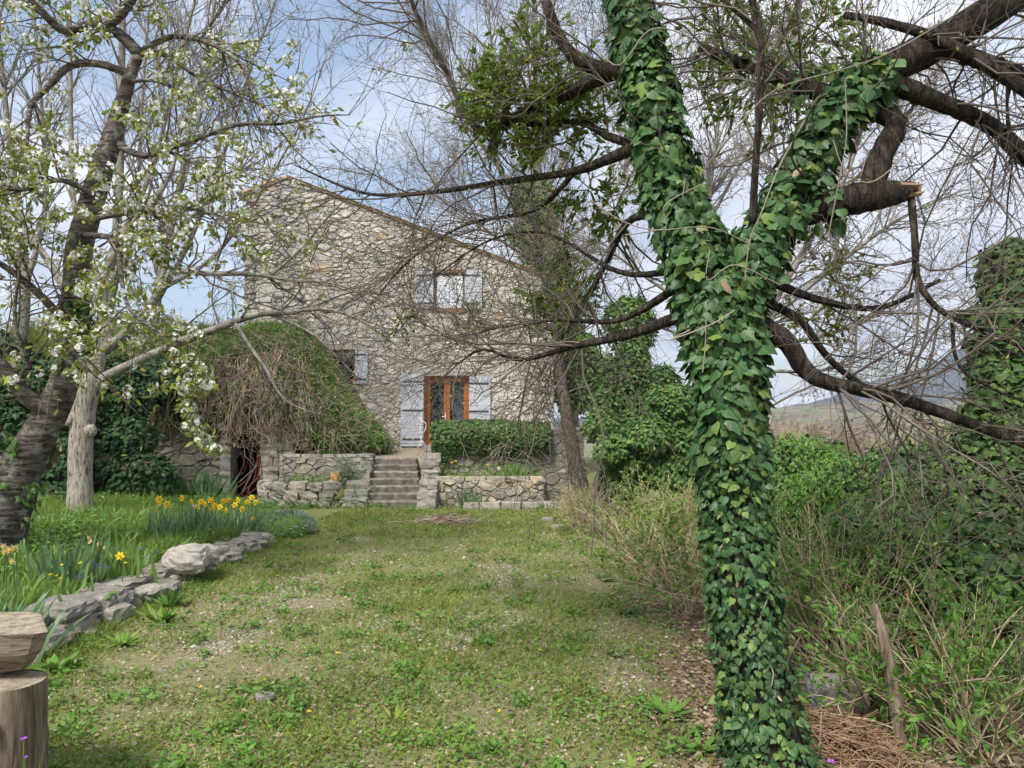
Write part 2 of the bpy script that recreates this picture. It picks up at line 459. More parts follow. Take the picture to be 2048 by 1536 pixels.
M['mound'] = mat('mound_earth', [(.05, .04, .027)], .95, 3, .5, .6, 12)
M['mortar'] = mat('lime_mortar', [(.43, .395, .34)], .95, 5, .3, .4, 40, ndetail=5)
M['core'] = mat('wall_core', [(.22, .20, .165)], .95, 6, .4, .5, 30)
M['house_stone'] = stonemat('house_stone', [(.54, .505, .45), (.46, .445, .42), (.58, .535, .465), (.40, .39, .375), (.52, .475, .40), (.60, .565, .51), (.49, .47, .44), (.44, .42, .39), (.57, .52, .45), (.43, .415, .39), (.55, .50, .43), (.48, .455, .42), (.58, .53, .46), (.42, .405, .38), (.56, .51, .44), (.46, .44, .41), (.53, .36, .20)], .25, .25)
M['quoin'] = stonemat('grey_quoin_stone', [(.38, .365, .34), (.46, .435, .40), (.34, .33, .31), (.50, .47, .42)], .3, .4)
M['wall_stone'] = stonemat('garden_stone', [(.29, .265, .22), (.23, .215, .19), (.34, .30, .23), (.26, .24, .21), (.20, .19, .17), (.32, .29, .24)], .35, .45)
M['edge_stone'] = stonemat('pale_limestone', [(.24, .22, .185), (.31, .285, .24), (.20, .185, .165), (.34, .305, .255), (.27, .25, .215)], .45, .8)
M['boulder'] = stonemat('boulder_stone', [(.37, .34, .295), (.41, .375, .325)], .4, .35)
M['step'] = mat('worn_step', [(.16, .14, .12), (.20, .178, .15), (.14, .122, .105)], .95, 9, .5, .6, 50, ndetail=6)
M['shutter'] = mat('blue_grey_shutter_paint', [(.42, .445, .50), (.46, .48, .525), (.38, .405, .46)], .65, 10, .14, .15, 60)
M['iron'] = mat('dark_iron', [(.06, .055, .055)], .6, 10, .3)
M['joinery'] = mat('orange_brown_joinery', [(.30, .105, .028), (.36, .14, .04), (.26, .09, .024)], .5, 14, .25, .1, 60)
M['joinery_d'] = mat('weathered_joinery', [(.22, .13, .075), (.27, .17, .10)], .7, 14, .3, .1, 60)
M['timber'] = mat('dark_timber', [(.085, .062, .045)], .85, 12, .4, .6, 40)
M['room'] = mat('interior_shade_tone', [(.05, .048, .045)], .95, 3, .3)  # near-black colour stands in for the unlit interiors
M['roof_tile'] = mat('clay_roof_tile', [(.40, .22, .12), (.46, .28, .16), (.38, .27, .17), (.42, .33, .20)], .85, 7, .3, .4, 40)
M['white_paint'] = mat('white_paint', [(.75, .75, .74)], .5, 10, .08)
M['red_paint'] = mat('red_brown_paint', [(.085, .014, .014), (.12, .02, .018), (.07, .013, .013)], .45, 14, .25, .1, 60, spec=.4)
M['grey_metal'] = mat('grey_metal', [(.11, .12, .125)], .5, 10, .3)
M['concrete'] = mat('weathered_concrete', [(.26, .24, .21)], .95, 9, .3, .5, 60, ndetail=5)
M['glaze'] = mat('brown_rust', [(.10, .035, .022)], .55, 12, .5, .3, 40)
M['lichen'] = mat('yellow_lichen', [(.50, .36, .03), (.42, .33, .05)], .95, 30, .3)
M['moss'] = mat('moss', [(.12, .14, .03), (.16, .17, .04)], .95, 20, .4, .6, 60)
M['pebble'] = mat('gravel_stone', [(.34, .30, .255), (.44, .40, .35), (.27, .24, .21), (.50, .46, .41), (.36, .31, .27)], .9, 20, .2)
def glassmat(name, tint, refl, rough=.03):
    s = NT(name)
    fr = s.n('ShaderNodeFresnel'); fr.inputs[0].default_value = 1.5
    gl = s.n('ShaderNodeBsdfGlossy'); gl.inputs['Roughness'].default_value = rough
    tr = s.n('ShaderNodeBsdfTransparent'); tr.inputs[0].default_value = (*tint, 1)
    ms = s.n('ShaderNodeMixShader'); s.l(s.math('ADD', s.math('MULTIPLY', fr.outputs[0], 1.6), refl, True), ms.inputs[0])
    s.l(tr.outputs[0], ms.inputs[1]); s.l(gl.outputs[0], ms.inputs[2]); s.l(ms.outputs[0], s.out.inputs[0])
    return s.m
M['glass'] = glassmat('window_glass', (.5, .55, .55), .03)
M['mirror_glass'] = glassmat('coated_window_glass', (.4, .4, .4), .78)
def logmat():
    s = NT('weathered_log_wood')
    v = s.pos((3, 30, 30))
    n = s.noise(1, 6, .65, v, .5)
    c = s.ramp(n, [(.34, (.06, .044, .032)), (.5, (.19, .15, .11)), (.68, (.29, .235, .175))])
    s.bump(n, .7, .02); return s.done(c, .85, .2)
M['log'] = logmat()
def logvmat():
    s = NT('weathered_stump_wood')
    v = s.pos((26, 26, 2.5))
    n = s.noise(1, 6, .65, v, .5)
    c = s.ramp(n, [(.34, (.05, .036, .026)), (.5, (.17, .13, .095)), (.68, (.30, .24, .18))])
    s.bump(n, .7, .02); return s.done(c, .85, .2)
M['stump'] = logvmat()
M['cut_wood'] = mat('cut_wood_end', [(.27, .225, .165)], .9, 22, .5, .7, 60, ndetail=7)
M['orange_wood'] = mat('orange_cut_wood', [(.52, .28, .11)], .85, 12, .35, .3, 40)
def groundmat():
    s = NT('garden_ground')
    a = s.n('ShaderNodeVertexColor', layer_name='zone'); sp = s.n('ShaderNodeSeparateColor'); s.l(a.outputs[0], sp.inputs[0])
    soil = s.ramp(s.noise(24, 8, .8), [(.3, (.13, .10, .07)), (.5, (.25, .20, .145)), (.75, (.38, .32, .25))])
    grav = s.ramp(s.noise(60, 4, .7), [(.3, (.17, .135, .105)), (.55, (.31, .26, .21)), (.75, (.46, .41, .35))])
    green = s.ramp(s.noise(30, 8, .8), [(.3, (.07, .085, .025)), (.5, (.15, .18, .05)), (.78, (.27, .25, .11))])
    lit = s.ramp(s.noise(30, 6, .7), [(.3, (.07, .045, .03)), (.55, (.18, .12, .085)), (.75, (.28, .20, .15))])
    br = s.noise(9, 8, .8)
    g = s.math('ADD', sp.outputs[1], s.math('MULTIPLY', s.math('SUBTRACT', br, .5), 1.6), True)
    c = s.mix(sp.outputs[0], soil, grav)
    c = s.mix(g, c, green)
    c = s.mix(sp.outputs[2], c, lit)
    s.bump(s.noise(45, 6, .7), .7, .03)
    return s.done(c, .95, .1)
M['ground'] = groundmat()
def hillmat():
    s = NT('valley_land')
    a = s.noise(.012, 5, .6); b = s.noise(.05, 6, .7)
    c = s.ramp(a, [(.32, (.05, .065, .03)), (.44, (.15, .11, .075)), (.52, (.20, .155, .095)), (.60, (.15, .19, .07)), (.72, (.07, .085, .04))])
    c = s.mix(1.0, c, s.ramp(b, [(.3, (.6, .6, .6)), (.7, (1.35, 1.35, 1.35))]), 'MULTIPLY')
    return s.done(c, .95, .1)
M['hill'] = hillmat()
def mountmat():
    s = NT('wooded_mountain')
    c = s.ramp(s.noise(.02, 6, .7), [(.3, (.03, .036, .03)), (.5, (.06, .06, .045)), (.7, (.10, .09, .065))])
    return s.done(c, .95, .1)
M['mountain'] = mountmat()
M['wood_far'] = mat('far_woodland', [(.16, .12, .09), (.20, .15, .11), (.10, .115, .05), (.055, .07, .035), (.22, .18, .12), (.15, .17, .07)], .95, .3, .35)

# ------------------------------------------------------------------ ground and far land
def ground_h(X, Y):
    X = np.asarray(X, float); Y = np.asarray(Y, float)
    z = .03 * (fbm(X * .7 + 5, Y * .7, 3) - .5) + .012 * (fbm(X * 4, Y * 4, 2) - .5)
    # raised flower bed on the left
    xb = np.where(Y < 10.8, -3.95, -3.95 - (Y - 10.8) * .22); wd = np.where(Y < 10.8, .15, .8)
    bed = np.clip(.17 + .045 * (-4 - X), .12, .5) * (1 - sstep(13.2, 16.5, Y))
    z = z + bed * sstep(0, 1, (xb - X) / wd)
    # left bank and terraces
    bank = 4.0 * sstep(20.3, 20.9, Y) * (1 - sstep(-6.6, -4.2, X)) + .9 * sstep(21, 28, Y) * (1 - sstep(-9, -6.6, X))
    ter = 0.98 * sstep(17.30, 17.42, Y) * (1 - sstep(1.35, 1.5, X)) * sstep(-5.3, -5.1, X)
    z = np.maximum(z, np.maximum(bank, ter) + .02 * (fbm(X * 2, Y * 2, 2) - .5))
    bedt = .60 * sstep(15.85, 15.95, Y) * sstep(-1.72, -1.62, X) * (1 - sstep(.60, .70, X)) * (1 - sstep(17.5, 17.6, Y))
    bedl = .42 * sstep(16.05, 16.15, Y) * sstep(-5.15, -5.05, X) * (1 - sstep(-3.6, -3.5, X))
    z = np.maximum(z, np.maximum(bedt, bedl))
    # falling away to the valley on the right and beyond
    drop = np.clip(X - 2.1 - .06 * np.clip(Y - 4, 0, 30), 0, None)
    z = z - .20 * np.minimum(drop, 6) - 45 * sstep(6, 150, drop * .8 + .9 * np.clip(Y - 34, 0, None))
    return z
def geo(a, b, s, far, g=1.25):
    mid = list(np.arange(a, b + 1e-6, s)); st, x = s, b; hi = []
    while x < far[1]: st *= g; x += st; hi.append(x)
    st, x = s, a; lo = []
    while x > far[0]: st *= g; x -= st; lo.append(x)
    return np.array(lo[::-1] + mid + hi)
gx = geo(-9, 6.6, .11, (-2500, 4500)); gy = geo(1.5, 19.5, .11, (-300, 4200))
GX, GY = np.meshgrid(gx, gy)
GZ = ground_h(GX, GY)
def gravel_mask(X, Y):
    return .55 * sstep(.61, .78, fbm(X * .9 + 3.1, Y * .7 + 9.7, 5) + .25 * (fbm(X * 5, Y * 5, 3) - .5)) * sstep(-3.4, -2.4, X) * (1 - sstep(.6, 1.1, X)) * (1 - sstep(12, 15, Y))
def litter_mask(X, Y):
    e = .80 + .9 * np.clip((Y - 5) / 6, 0, 1) - .35 * np.clip((5 - Y) / 2, 0, 1)
    return sstep(-.25, .45, X - e + .9 * (fbm(X * 1.3, Y * 1.3, 3) - .5)) * (1 - sstep(11.5, 13.5, Y))
zr = gravel_mask(GX, GY); zb = litter_mask(GX, GY)
zg = np.clip(.50 + 1.1 * (fbm(GX * .8 + 20, GY * .8, 4) - .35), 0, 1)
zg = np.where(GX < -3.9, .9, zg); zg = np.where((GY > 11.5), np.maximum(zg, .75), zg) * (1 - .8 * zr)
zg = np.where((GX > -6) & (GX < 1.4) & (GY > 17.3), .1, zg)
zr = np.where((GX > -6) & (GX < 1.4) & (GY > 17.3), .6, zr)
ny, nx = GX.shape
idx = np.arange(ny * nx).reshape(ny, nx)
q = np.stack([idx[:-1, :-1], idx[:-1, 1:], idx[1:, 1:], idx[1:, :-1]], -1).reshape(-1, 4)
gb = Buf().add(np.stack([GX, GY, GZ], -1).reshape(-1, 3), q)
gm = gb.mesh('ground', M['ground'], True)
ca = gm.color_attributes.new('zone', 'FLOAT_COLOR', 'POINT')
ca.data.foreach_set('color', np.stack([zr, zg, zb, np.ones_like(zr)], -1).astype(np.float32).ravel())
struct(link('ground', gm))

def sheet(name, xs, ys, fz, m):
    A, B = np.meshgrid(xs, ys); Z = fz(A, B); h, w = A.shape
    ii = np.arange(h * w).reshape(h, w)
    return struct(Buf().add(np.stack([A, B, Z], -1).reshape(-1, 3), np.stack([ii[:-1, :-1], ii[:-1, 1:], ii[1:, 1:], ii[1:, :-1]], -1).reshape(-1, 4)).build(name, m, None, True))
def hz(x, y):
    return -60 + 78 * sstep(250, 1500, y) * sstep(0, 900, x + 100) * (.7 + .6 * fbm(x * .004, y * .004, 4)) + .05 * np.clip(x - 200, 0, 900) * sstep(400, 1500, y) + 25 * (fbm(x * .006 + 3, y * .006, 4) - .5) - 6
sheet('valley_hills', np.linspace(-1500, 3200, 120), np.linspace(160, 1900, 70), hz, M['hill'])
ridge_px = [(1300, 835), (1480, 822), (1560, 815), (1640, 800), (1740, 764), (1840, 735), (1900, 710), (1950, 682), (2048, 630), (2300, 540), (2700, 470)]
rx = np.array([at(a, b, 3000)[0] for a, b in ridge_px]); rz = np.array([at(a, b, 3000)[2] for a, b in ridge_px])
def mz(x, y):
    top = np.interp(x, rx, rz)
    t = (y - 3000) / 900
    prof = np.clip(1 - np.abs(t), 0, 1) ** .9
    return -70 + (top + 70) * prof * (1 + .10 * (fbm(x * .006, y * .006, 4) - .5) * (np.abs(t) > .02)) + 14 * (fbm(x * .02, y * .02, 3) - .5)
sheet('mountain', np.linspace(-400, 4500, 160), np.linspace(2050, 4000, 60), mz, M['mountain'])

# far woodland in the valley, one mass
b = Buf()
ico = np.array([(0, 0, 1), (.9, 0, .35), (.28, .85, .35), (-.72, .53, .35), (-.72, -.53, .35), (.28, -.85, .35), (0, 0, -.4)])
icf = np.array([(0, 1, 2), (0, 2, 3), (0, 3, 4), (0, 4, 5), (0, 5, 1), (6, 2, 1), (6, 3, 2), (6, 4, 3), (6, 5, 4), (6, 1, 5)])
K = 5200
wy = 70 * (18 ** rng.random(K)); wx = wy * rng.uniform(.18, .85, K)
wz = np.where(wy > 165, np.maximum(ground_h(wx, wy), hz(wx, wy)), ground_h(wx, wy))
keep = fbm(wx * .012, wy * .012, 3) > .42
wx, wy, wz = wx[keep], wy[keep], wz[keep]; K = len(wx)
sc = np.stack([rng.uniform(1.6, 4, K)] * 2 + [rng.uniform(2.5, 6, K)], -1)
ang = rng.uniform(0, 6.3, K)
B = np.zeros((K, 3, 3)); B[:, 0, 0] = np.cos(ang); B[:, 1, 1] = np.cos(ang); B[:, 0, 1] = -np.sin(ang); B[:, 1, 0] = np.sin(ang); B[:, 2, 2] = 1
place(b, ico, icf, np.stack([wx, wy, wz + 1], -1), B, sc)
o = b.build('valley_woodland', M['wood_far'], None, False, stuff=True)
tag(o, 'brown and green leafless woodland far down in the valley', 'woodland')

# ------------------------------------------------------------------ stone facing: weighted Voronoi rubble
def clip(poly, nx_, ny_, c):
    """keep nx*x+ny*y<=c"""
    out = []
    n = len(poly)
    for i in range(n):
        p, q_ = poly[i], poly[(i + 1) % n]
        a = nx_ * p[0] + ny_ * p[1] - c; b_ = nx_ * q_[0] + ny_ * q_[1] - c
        if a <= 0: out.append(p)
        if (a < 0 < b_) or (b_ < 0 < a):
            t = a / (a - b_); out.append((p[0] + (q_[0] - p[0]) * t, p[1] + (q_[1] - p[1]) * t))
    return out
def rubble(x0, x1, z0, z1, size, aspect, planes=(), holes=(), seed=1, var=.45):
    r = np.random.default_rng(seed)
    pts, rad = [], []
    A = np.zeros((0, 2)); Rr = np.zeros(0)
    target = int((x1 - x0) * (z1 - z0) / (size * size / aspect) * 14)
    cand = np.stack([r.uniform(x0, x1, target), r.uniform(z0, z1, target)], -1)
    for c in cand:
        if any(nx_ * c[0] + ny_ * c[1] > cc_ - size * .12 for nx_, ny_, cc_ in planes): continue
        if any(h[0] - .05 < c[0] < h[1] + .05 and h[2] - .04 < c[1] < h[3] + .04 for h in holes): continue
        s = size * .5 * np.exp(r.normal(0, var))
        s = min(s, size * 1.1)
        if len(A):
            d = np.hypot(A[:, 0] - c[0], (A[:, 1] - c[1]) * aspect)
            if (d < (Rr + s) * .82).any(): continue
        A = np.vstack([A, c]); Rr = np.append(Rr, s)
    out = []
    for i in range(len(A)):
        d = np.hypot(A[:, 0] - A[i, 0], (A[:, 1] - A[i, 1]) * aspect)
        poly = [(x0, z0), (x1, z0), (x1, z1), (x0, z1)]
        for nx_, ny_, c in planes: poly = clip(poly, nx_, ny_, c)
        for h in holes:
            if A[i, 0] < h[0]: g = (1, 0, h[0])
            elif A[i, 0] > h[1]: g = (-1, 0, -h[1])
            elif A[i, 1] < h[2]: g = (0, 1, h[2])
            else: g = (0, -1, -h[3])
            # only matters when near the hole
            if h[0] - size * 2 < A[i, 0] < h[1] + size * 2 and h[2] - size * 2 < A[i, 1] < h[3] + size * 2: poly = clip(poly, *g)
        for j in np.argsort(d)[1:22]:
            dx = A[j, 0] - A[i, 0]; dz = (A[j, 1] - A[i, 1]) * aspect
            L2 = dx * dx + dz * dz
            t = .5 + .5 * (Rr[i] ** 2 - Rr[j] ** 2) / L2
            t = min(max(t, .15), .85)
            # bisector in the stretched space
            c = dx * A[i, 0] + dz * A[i, 1] * aspect + t * L2
            poly = clip(poly, dx, dz * aspect, c)
            if len(poly) < 3: break
        if len(poly) >= 3: out.append(np.array(poly))
    return out
def stone_mesh(poly, joint, proud, r, depth=.05):
    """2-D outline -> local verts (x, out, z) with the base at out=-depth; outward is -Y"""
    c = poly.mean(0)
    # inset by the joint, then cut corners
    ext = np.ptp(poly, axis=0)
    p = c + (poly - c) * np.maximum(.25, 1 - 2 * joint / np.maximum(ext, 1e-3))
    n = len(p)
    q1 = np.roll(p, -1, 0)
    if n <= 7:
        p = np.stack([p * .86 + q1 * .14, p * .14 + q1 * .86], 1).reshape(-1, 2)
    p = p + r.normal(0, .035 * ext.min(), p.shape) * .5
    n = len(p)
    k = .87
    ring = [np.column_stack([p[:, 0], np.full(n, depth), p[:, 1]]),
            np.column_stack([p[:, 0], np.full(n, -proud * .45), p[:, 1]]),
            np.column_stack([(c + (p - c) * k)[:, 0], -proud * (1 + .35 * r.normal(0, 1, n)), (c + (p - c) * k)[:, 1]])]
    V = np.concatenate(ring)
    V[:, 1] += (V[:, 0] - c[0]) * r.normal(0, .05) + (V[:, 2] - c[1]) * r.normal(0, .06)
    i = np.arange(n); j = (i + 1) % n
    f = [np.concatenate([np.stack([i, j, j + n, i + n], -1), np.stack([i + n, j + n, j + 2 * n, i + 2 * n], -1)]), (np.arange(n) + 2 * n)[None]]
    return V, f
def face_stones(polys, m, parent, Y, seed, joint=.012, proud=.03, xf=None, nobj=300, name='stone', special=None):
    """stones on a wall face; xf maps local (x,out,z) to world"""
    r = np.random.default_rng(seed)
    ar = np.array([np.prod(np.ptp(p, axis=0)) for p in polys])
    order = np.argsort(-ar); rest = Buf()
    for k, i in enumerate(order):
        if min(np.ptp(polys[i], axis=0)) < .03: continue
        V, f = stone_mesh(polys[i], joint, proud * r.uniform(.5, 1.35), r)
        V[:, 1] += Y
        if xf is not None: V = xf(V)
        if k < nobj:
            c = V.mean(0)
            o = Buf().add(V - c, f).build(name, m, parent, False)
            o.location = c
            o.matrix_parent_inverse = Matrix.Translation(-Vector(parent.get('base', (0, 0, 0))))
        else: rest.add(V, f)
    if rest.n: rest.build('small_' + name + 's', m, parent, False, stuff=True)
def rock(buf, c, size, r, sub=3, rough=.12, sq=.55, rotz=0.):
    """a weathered boulder: subdivided cube pulled towards a ball"""
    s = np.linspace(-1, 1, sub + 1)
    V, fs, n = [], [], 0
    key = {}
    for ax in range(3):
        for sg in (-1, 1):
            ids = np.zeros((sub + 1, sub + 1), int)
            for a in range(sub + 1):
                for b_ in range(sub + 1):
                    p = [0, 0, 0]; p[ax] = sg; p[(ax + 1) % 3] = s[a]; p[(ax + 2) % 3] = s[b_]
                    kk = tuple(np.round(p, 4))
                    if kk not in key: key[kk] = len(V); V.append(p)
                    ids[a, b_] = key[kk]
            for a in range(sub):
                for b_ in range(sub):
                    f = (ids[a, b_], ids[a + 1, b_], ids[a + 1, b_ + 1], ids[a, b_ + 1])
                    fs.append(f if sg > 0 else f[::-1])
    V = np.array(V, float)
    sph = nrm(V) * 1.15
    V = V * (1 - sq) + sph * sq
    sd_ = r.uniform(0, 50)
    nz = sum((fbm(V[:, i] * s_ + sd_ + V[:, (i + 2) % 3] * s_ * .7, V[:, (i + 1) % 3] * s_ + sd_, 2) - .5) * w_ for i in range(3) for s_, w_ in ((.9, 1.2), (2.2, .8)))
    V = V * (1 + rough * (r.normal(0, .5, (len(V), 1)) + 1.6 * nz[:, None])) + r.normal(0, rough * .3, V.shape)
    V = V * np.array(size) * .5
    ca, sa = math.cos(rotz), math.sin(rotz)
    V = np.stack([V[:, 0] * ca - V[:, 1] * sa, V[:, 0] * sa + V[:, 1] * ca, V[:, 2]], -1)
    buf.add(V + np.array(c), np.array(fs))
def rock_obj(name, c, size, r, m, parent=None, sub=2, rough=.09, sq=.45, rotz=0., smooth=False):
    b_ = Buf(); rock(b_, (0, 0, 0), size, r, sub, rough, sq, rotz)
    o = b_.build(name, m, parent, smooth)
    o.location = [float(v) for v in c]
    return o

# ------------------------------------------------------------------ the stone house
HY = 24.0
def hp(px, py): p = at(px, py, HY); return p[0], p[2]
hl = hp(487, 640)[0]; hr = hp(1108, 850)[0]
pkx, pkz = hp(576, 358); elz = hp(487, 392)[1]
r0x, r0z = hp(600, 368); r1x, r1z = hp(1050, 541)
rs = (r1z - r0z) / (r1x - r0x); ls = (pkz - elz) / (pkx - hl)
hz0 = .9
planes = [(-rs, 1, pkz - rs * pkx), (-ls, 1, pkz - ls * pkx)]
def rect(a, b_, c, d):
    x0, z1 = hp(a, b_); x1, z0 = hp(c, d); return [x0, x1, z0, z1]
W_up = rect(868, 545, 929, 619); W_sm = rect(661, 700, 711, 763); D_dr = rect(848, 752, 938, 893)
D_dr[2] = 1.0
holes = [W_up, W_sm, D_dr]
house = thing('stone_house', 'old two storey stone farmhouse with sloping roof and pale shutters', 'house', ((hl + hr) / 2, HY + 4, .95))
# mortar wall with its openings
b = Buf()
xs = sorted([hl, hr, pkx] + [v for h in holes for v in h[:2]]); zs = sorted([hz0, 12.] + [v for h in holes for v in h[2:]])
for i in range(len(xs) - 1):
    for j in range(len(zs) - 1):
        cxm, czm = (xs[i] + xs[i + 1]) / 2, (zs[j] + zs[j + 1]) / 2
        if any(h[0] < cxm < h[1] and h[2] < czm < h[3] for h in holes): continue
        pl = [(xs[i], zs[j]), (xs[i + 1], zs[j]), (xs[i + 1], zs[j + 1]), (xs[i], zs[j + 1])]
        for g in planes: pl = clip(pl, *g)
        if len(pl) > 2: b.poly([(x, HY, z) for x, z in pl], [list(range(len(pl)))])
for h in holes:          # reveals
    x0, x1, z0, z1 = h; d = .34
    b.add([(x0, HY, z0), (x1, HY, z0), (x1, HY, z1), (x0, HY, z1), (x0, HY + d, z0), (x1, HY + d, z0), (x1, HY + d, z1), (x0, HY + d, z1)],
          np.array([(0, 1, 5, 4), (1, 2, 6, 5), (2, 3, 7, 6), (3, 0, 4, 7)]))
HB = HY + 8
zl = pkz + ls * (hl - pkx); zrr = pkz + rs * (hr - pkx)
b.poly([(hl, HY, hz0), (hl, HB, hz0), (hl, HB, zl), (hl, HY, zl)], [[0, 1, 2, 3]])
b.poly([(hr, HY, -1), (hr, HB, -1), (hr, HB, zrr), (hr, HY, zrr)], [[3, 2, 1, 0]])
b.poly([(hl, HB, hz0), (hr, HB, hz0), (hr, HB, zrr), (pkx, HB, pkz), (hl, HB, zl)], [[0, 1, 2, 3, 4]])
b.build('mortar_wall', M['mortar'], house)
lint = [(D_dr[0] - .25, D_dr[1] + .25, D_dr[3] + .01, D_dr[3] + .23), (W_sm[0] - .15, W_sm[1] + .15, W_sm[3] + .01, W_sm[3] + .17)]
polys = rubble(hl, hr, hz0, pkz, .31, 1.7, planes, holes + lint, 4, .5)
rl = np.random.default_rng(91)
for (a, c, d, e_) in lint: rock_obj('stone_lintel', ((a + c) / 2, HY + .06, (d + e_) / 2), (c - a - .02, .22, e_ - d), rl, M['quoin'], house, 4, .02, .06)
# a stone is greyer in the old corner strip and at the edges
px_q0, px_q1 = hp(548, 500)[0], hp(606, 500)[0]
px_r = hp(1066, 800)[0]; px_l = hp(516, 500)[0]
qn = [p for p in polys if px_q0 < p[:, 0].mean() < px_q1 or p[:, 0].mean() > px_r or p[:, 0].mean() < px_l]
pn = [p for p in polys if not (px_q0 < p[:, 0].mean() < px_q1 or p[:, 0].mean() > px_r or p[:, 0].mean() < px_l)]
face_stones(pn, M['house_stone'], house, HY - .002, 2, .010, .036, nobj=260)
face_stones(qn, M['quoin'], house, HY - .002, 3, .012, .055, nobj=60, name='quoin')
# roof: slabs and rows of clay tiles along the edge
b = Buf()
for (xa, za, xb_, zb_) in ((hl - .12, pkz + ls * (hl - .12 - pkx), pkx, pkz), (pkx, pkz, hr + .35, pkz + rs * (hr + .35 - pkx))):
    V = [(xa, HY - .1, za + .01), (xb_, HY - .1, zb_ + .01), (xb_, HB + .1, zb_ + .01), (xa, HB + .1, za + .01), (xa, HY - .1, za + .08), (xb_, HY - .1, zb_ + .08), (xb_, HB + .1, zb_ + .08), (xa, HB + .1, za + .08)]
    b.add(V, np.array([(0, 3, 2, 1), (4, 5, 6, 7), (0, 1, 5, 4), (1, 2, 6, 5), (2, 3, 7, 6), (3, 0, 4, 7)]))
roof = b.build('roof', M['roof_tile'], house)
def tile_mesh():
    a = np.linspace(0, math.pi, 6); V = []
    for s, rr in ((0, .10), (.5, .085)):
        for t in a: V.append((s, -math.cos(t) * rr, math.sin(t) * rr))
    for s, rr in ((0, .085), (.5, .07)):
        for t in a: V.append((s, -math.cos(t) * rr, math.sin(t) * rr))
    f = []
    for i in range(5): f += [(i, i + 1, i + 7, i + 6), (12 + i, 18 + i, 19 + i, 13 + i), (i, 12 + i, 13 + i, i + 1)]
    return Buf().add(V, np.array(f)).mesh('roof_tile', M['roof_tile'], True)
tm = tile_mesh()
for (sx, sz, ex, ez) in ((hr + .3, pkz + rs * (hr + .3 - pkx), pkx, pkz), (hl - .1, pkz + ls * (hl - .1 - pkx), pkx, pkz)):
    L_ = math.hypot(ex - sx, ez - sz); an = math.atan2(ez - sz, ex - sx)
    for row in range(3):
        for k in range(int(L_ / .42)):
            o = link('roof_tile', tm, roof)
            t = k * .42 + random.uniform(-.01, .01)
            o.location = (sx + math.cos(an) * t, HY - .04 + row * .21, sz + math.sin(an) * t + .09 + .012 * (k % 2))
            o.rotation_euler = (0, -an + .03, random.uniform(-.03, .03))
def boards(x0, x1, z0, z1, nb, name='shutter', straps=(.1, .5, .9), side=1):
    """ledged shutter folded back flat against the wall"""
    y = HY - .10
    w = Buf().box((x0 + .01, y + .012, z0 + .01), (x1 - .01, y + .03, z1 - .01)).build(name, M['shutter'], house)
    hb = (z1 - z0) / nb
    for k in range(nb):
        d = random.uniform(0, .004); g = random.uniform(.003, .008)
        Buf().box((x0, y - .012 - d, z0 + k * hb + g), (x1, y + .012, z0 + (k + 1) * hb)).build('board', M['shutter'], w)
    for s in straps:
        zc = z0 + (z1 - z0) * s
        xa, xb_ = (x0 + .06, x1) if side > 0 else (x0, x1 - .06)
        Buf().box((xa, y - .03, zc - .025), (xb_, y - .0165, zc + .025)).build('strap_hinge', M['iron'], w)
    return w
def rr_(a, b_, c, d): return rect(a, b_, c, d)
s = rr_(803, 749, 847, 891); boards(s[0], s[1], 1.03, s[3], 12)
s = rr_(939, 753, 981, 891); boards(s[0], s[1], 1.03, s[3], 12, side=-1)
s = rr_(711, 700, 736, 768); boards(s[0] + .01, s[1], s[2], s[3], 6, straps=(.14, .86), side=-1)
s = rr_(831, 541, 867, 618); boards(s[0], s[1], s[2], s[3], 7, straps=(.14, .86))
s = rr_(930, 541, 964, 619); boards(s[0], s[1], s[2], s[3], 7, straps=(.14, .86), side=-1)
def frame_ring(b_, x0, x1, z0, z1, w, y0, y1):
    b_.box((x0, y0, z0), (x0 + w, y1, z1)); b_.box((x1 - w, y0, z0), (x1, y1, z1))
    b_.box((x0 + w, y0, z1 - w), (x1 - w, y1, z1)); b_.box((x0 + w, y0, z0), (x1 - w, y1, z0 + w))
def pane(parent, x0, x1, z0, z1, y, m, name='pane'):
    Buf().box((x0, y, z0), (x1, y + .012, z1)).build(name, m, parent)
# glazed double door
x0, x1, z0, z1 = D_dr; y = HY + .14
b = Buf(); frame_ring(b, x0, x1, z0, z1, .085, y, y + .10); dr = b.build('door_frame', M['joinery'], house)
xm = (x0 + x1) / 2
for k, (a, c) in enumerate(((x0 + .09, xm - .004), (xm + .004, x1 - .09))):
    b = Buf(); frame_ring(b, a, c, z0 + .09, z1 - .09, .095, y + .02, y + .075); lf = b.build('door', M['joinery'], dr)
    pane(dr, a + .08, c - .08, z0 + .17, z1 - .17, y + .045, M['glass'])
b = Buf(); tubes(b, np.array([(xm + -.05, y + .02, 2.0), (xm - .05, y - .035, 2.0), (xm - .16, y - .04, 1.99)]), np.full(3, .012), 6, True)
b.box((xm - .065, y + .006, 1.9), (xm - .035, y + .019, 2.1)); b.build('door_handle', M['white_paint'], dr)
Buf().box((x0 - .1, HY - .12, z0 - .07), (x1 + .1, HY + .34, z0 - .005)).build('door_sill', M['quoin'], house)
# small ground floor window
x0, x1, z0, z1 = W_sm; y = HY + .12
b = Buf(); frame_ring(b, x0, x1, z0, z1, .07, y, y + .08); fr = b.build('window', M['joinery'], house)
pane(fr, x0 + .06, x1 - .06, z0 + .06, z1 - .06, y + .04, M['glass'])
Buf().box((x0 + .08, y + .12, z1 - .32), (x1 - .08, y + .135, z1 - .06)).build('blind', M['white_paint'], fr)
Buf().box((x0 - .05, HY - .09, z0 - .08), (x1 + .05, HY + .2, z0 - .003)).build('window_sill', M['quoin'], fr)
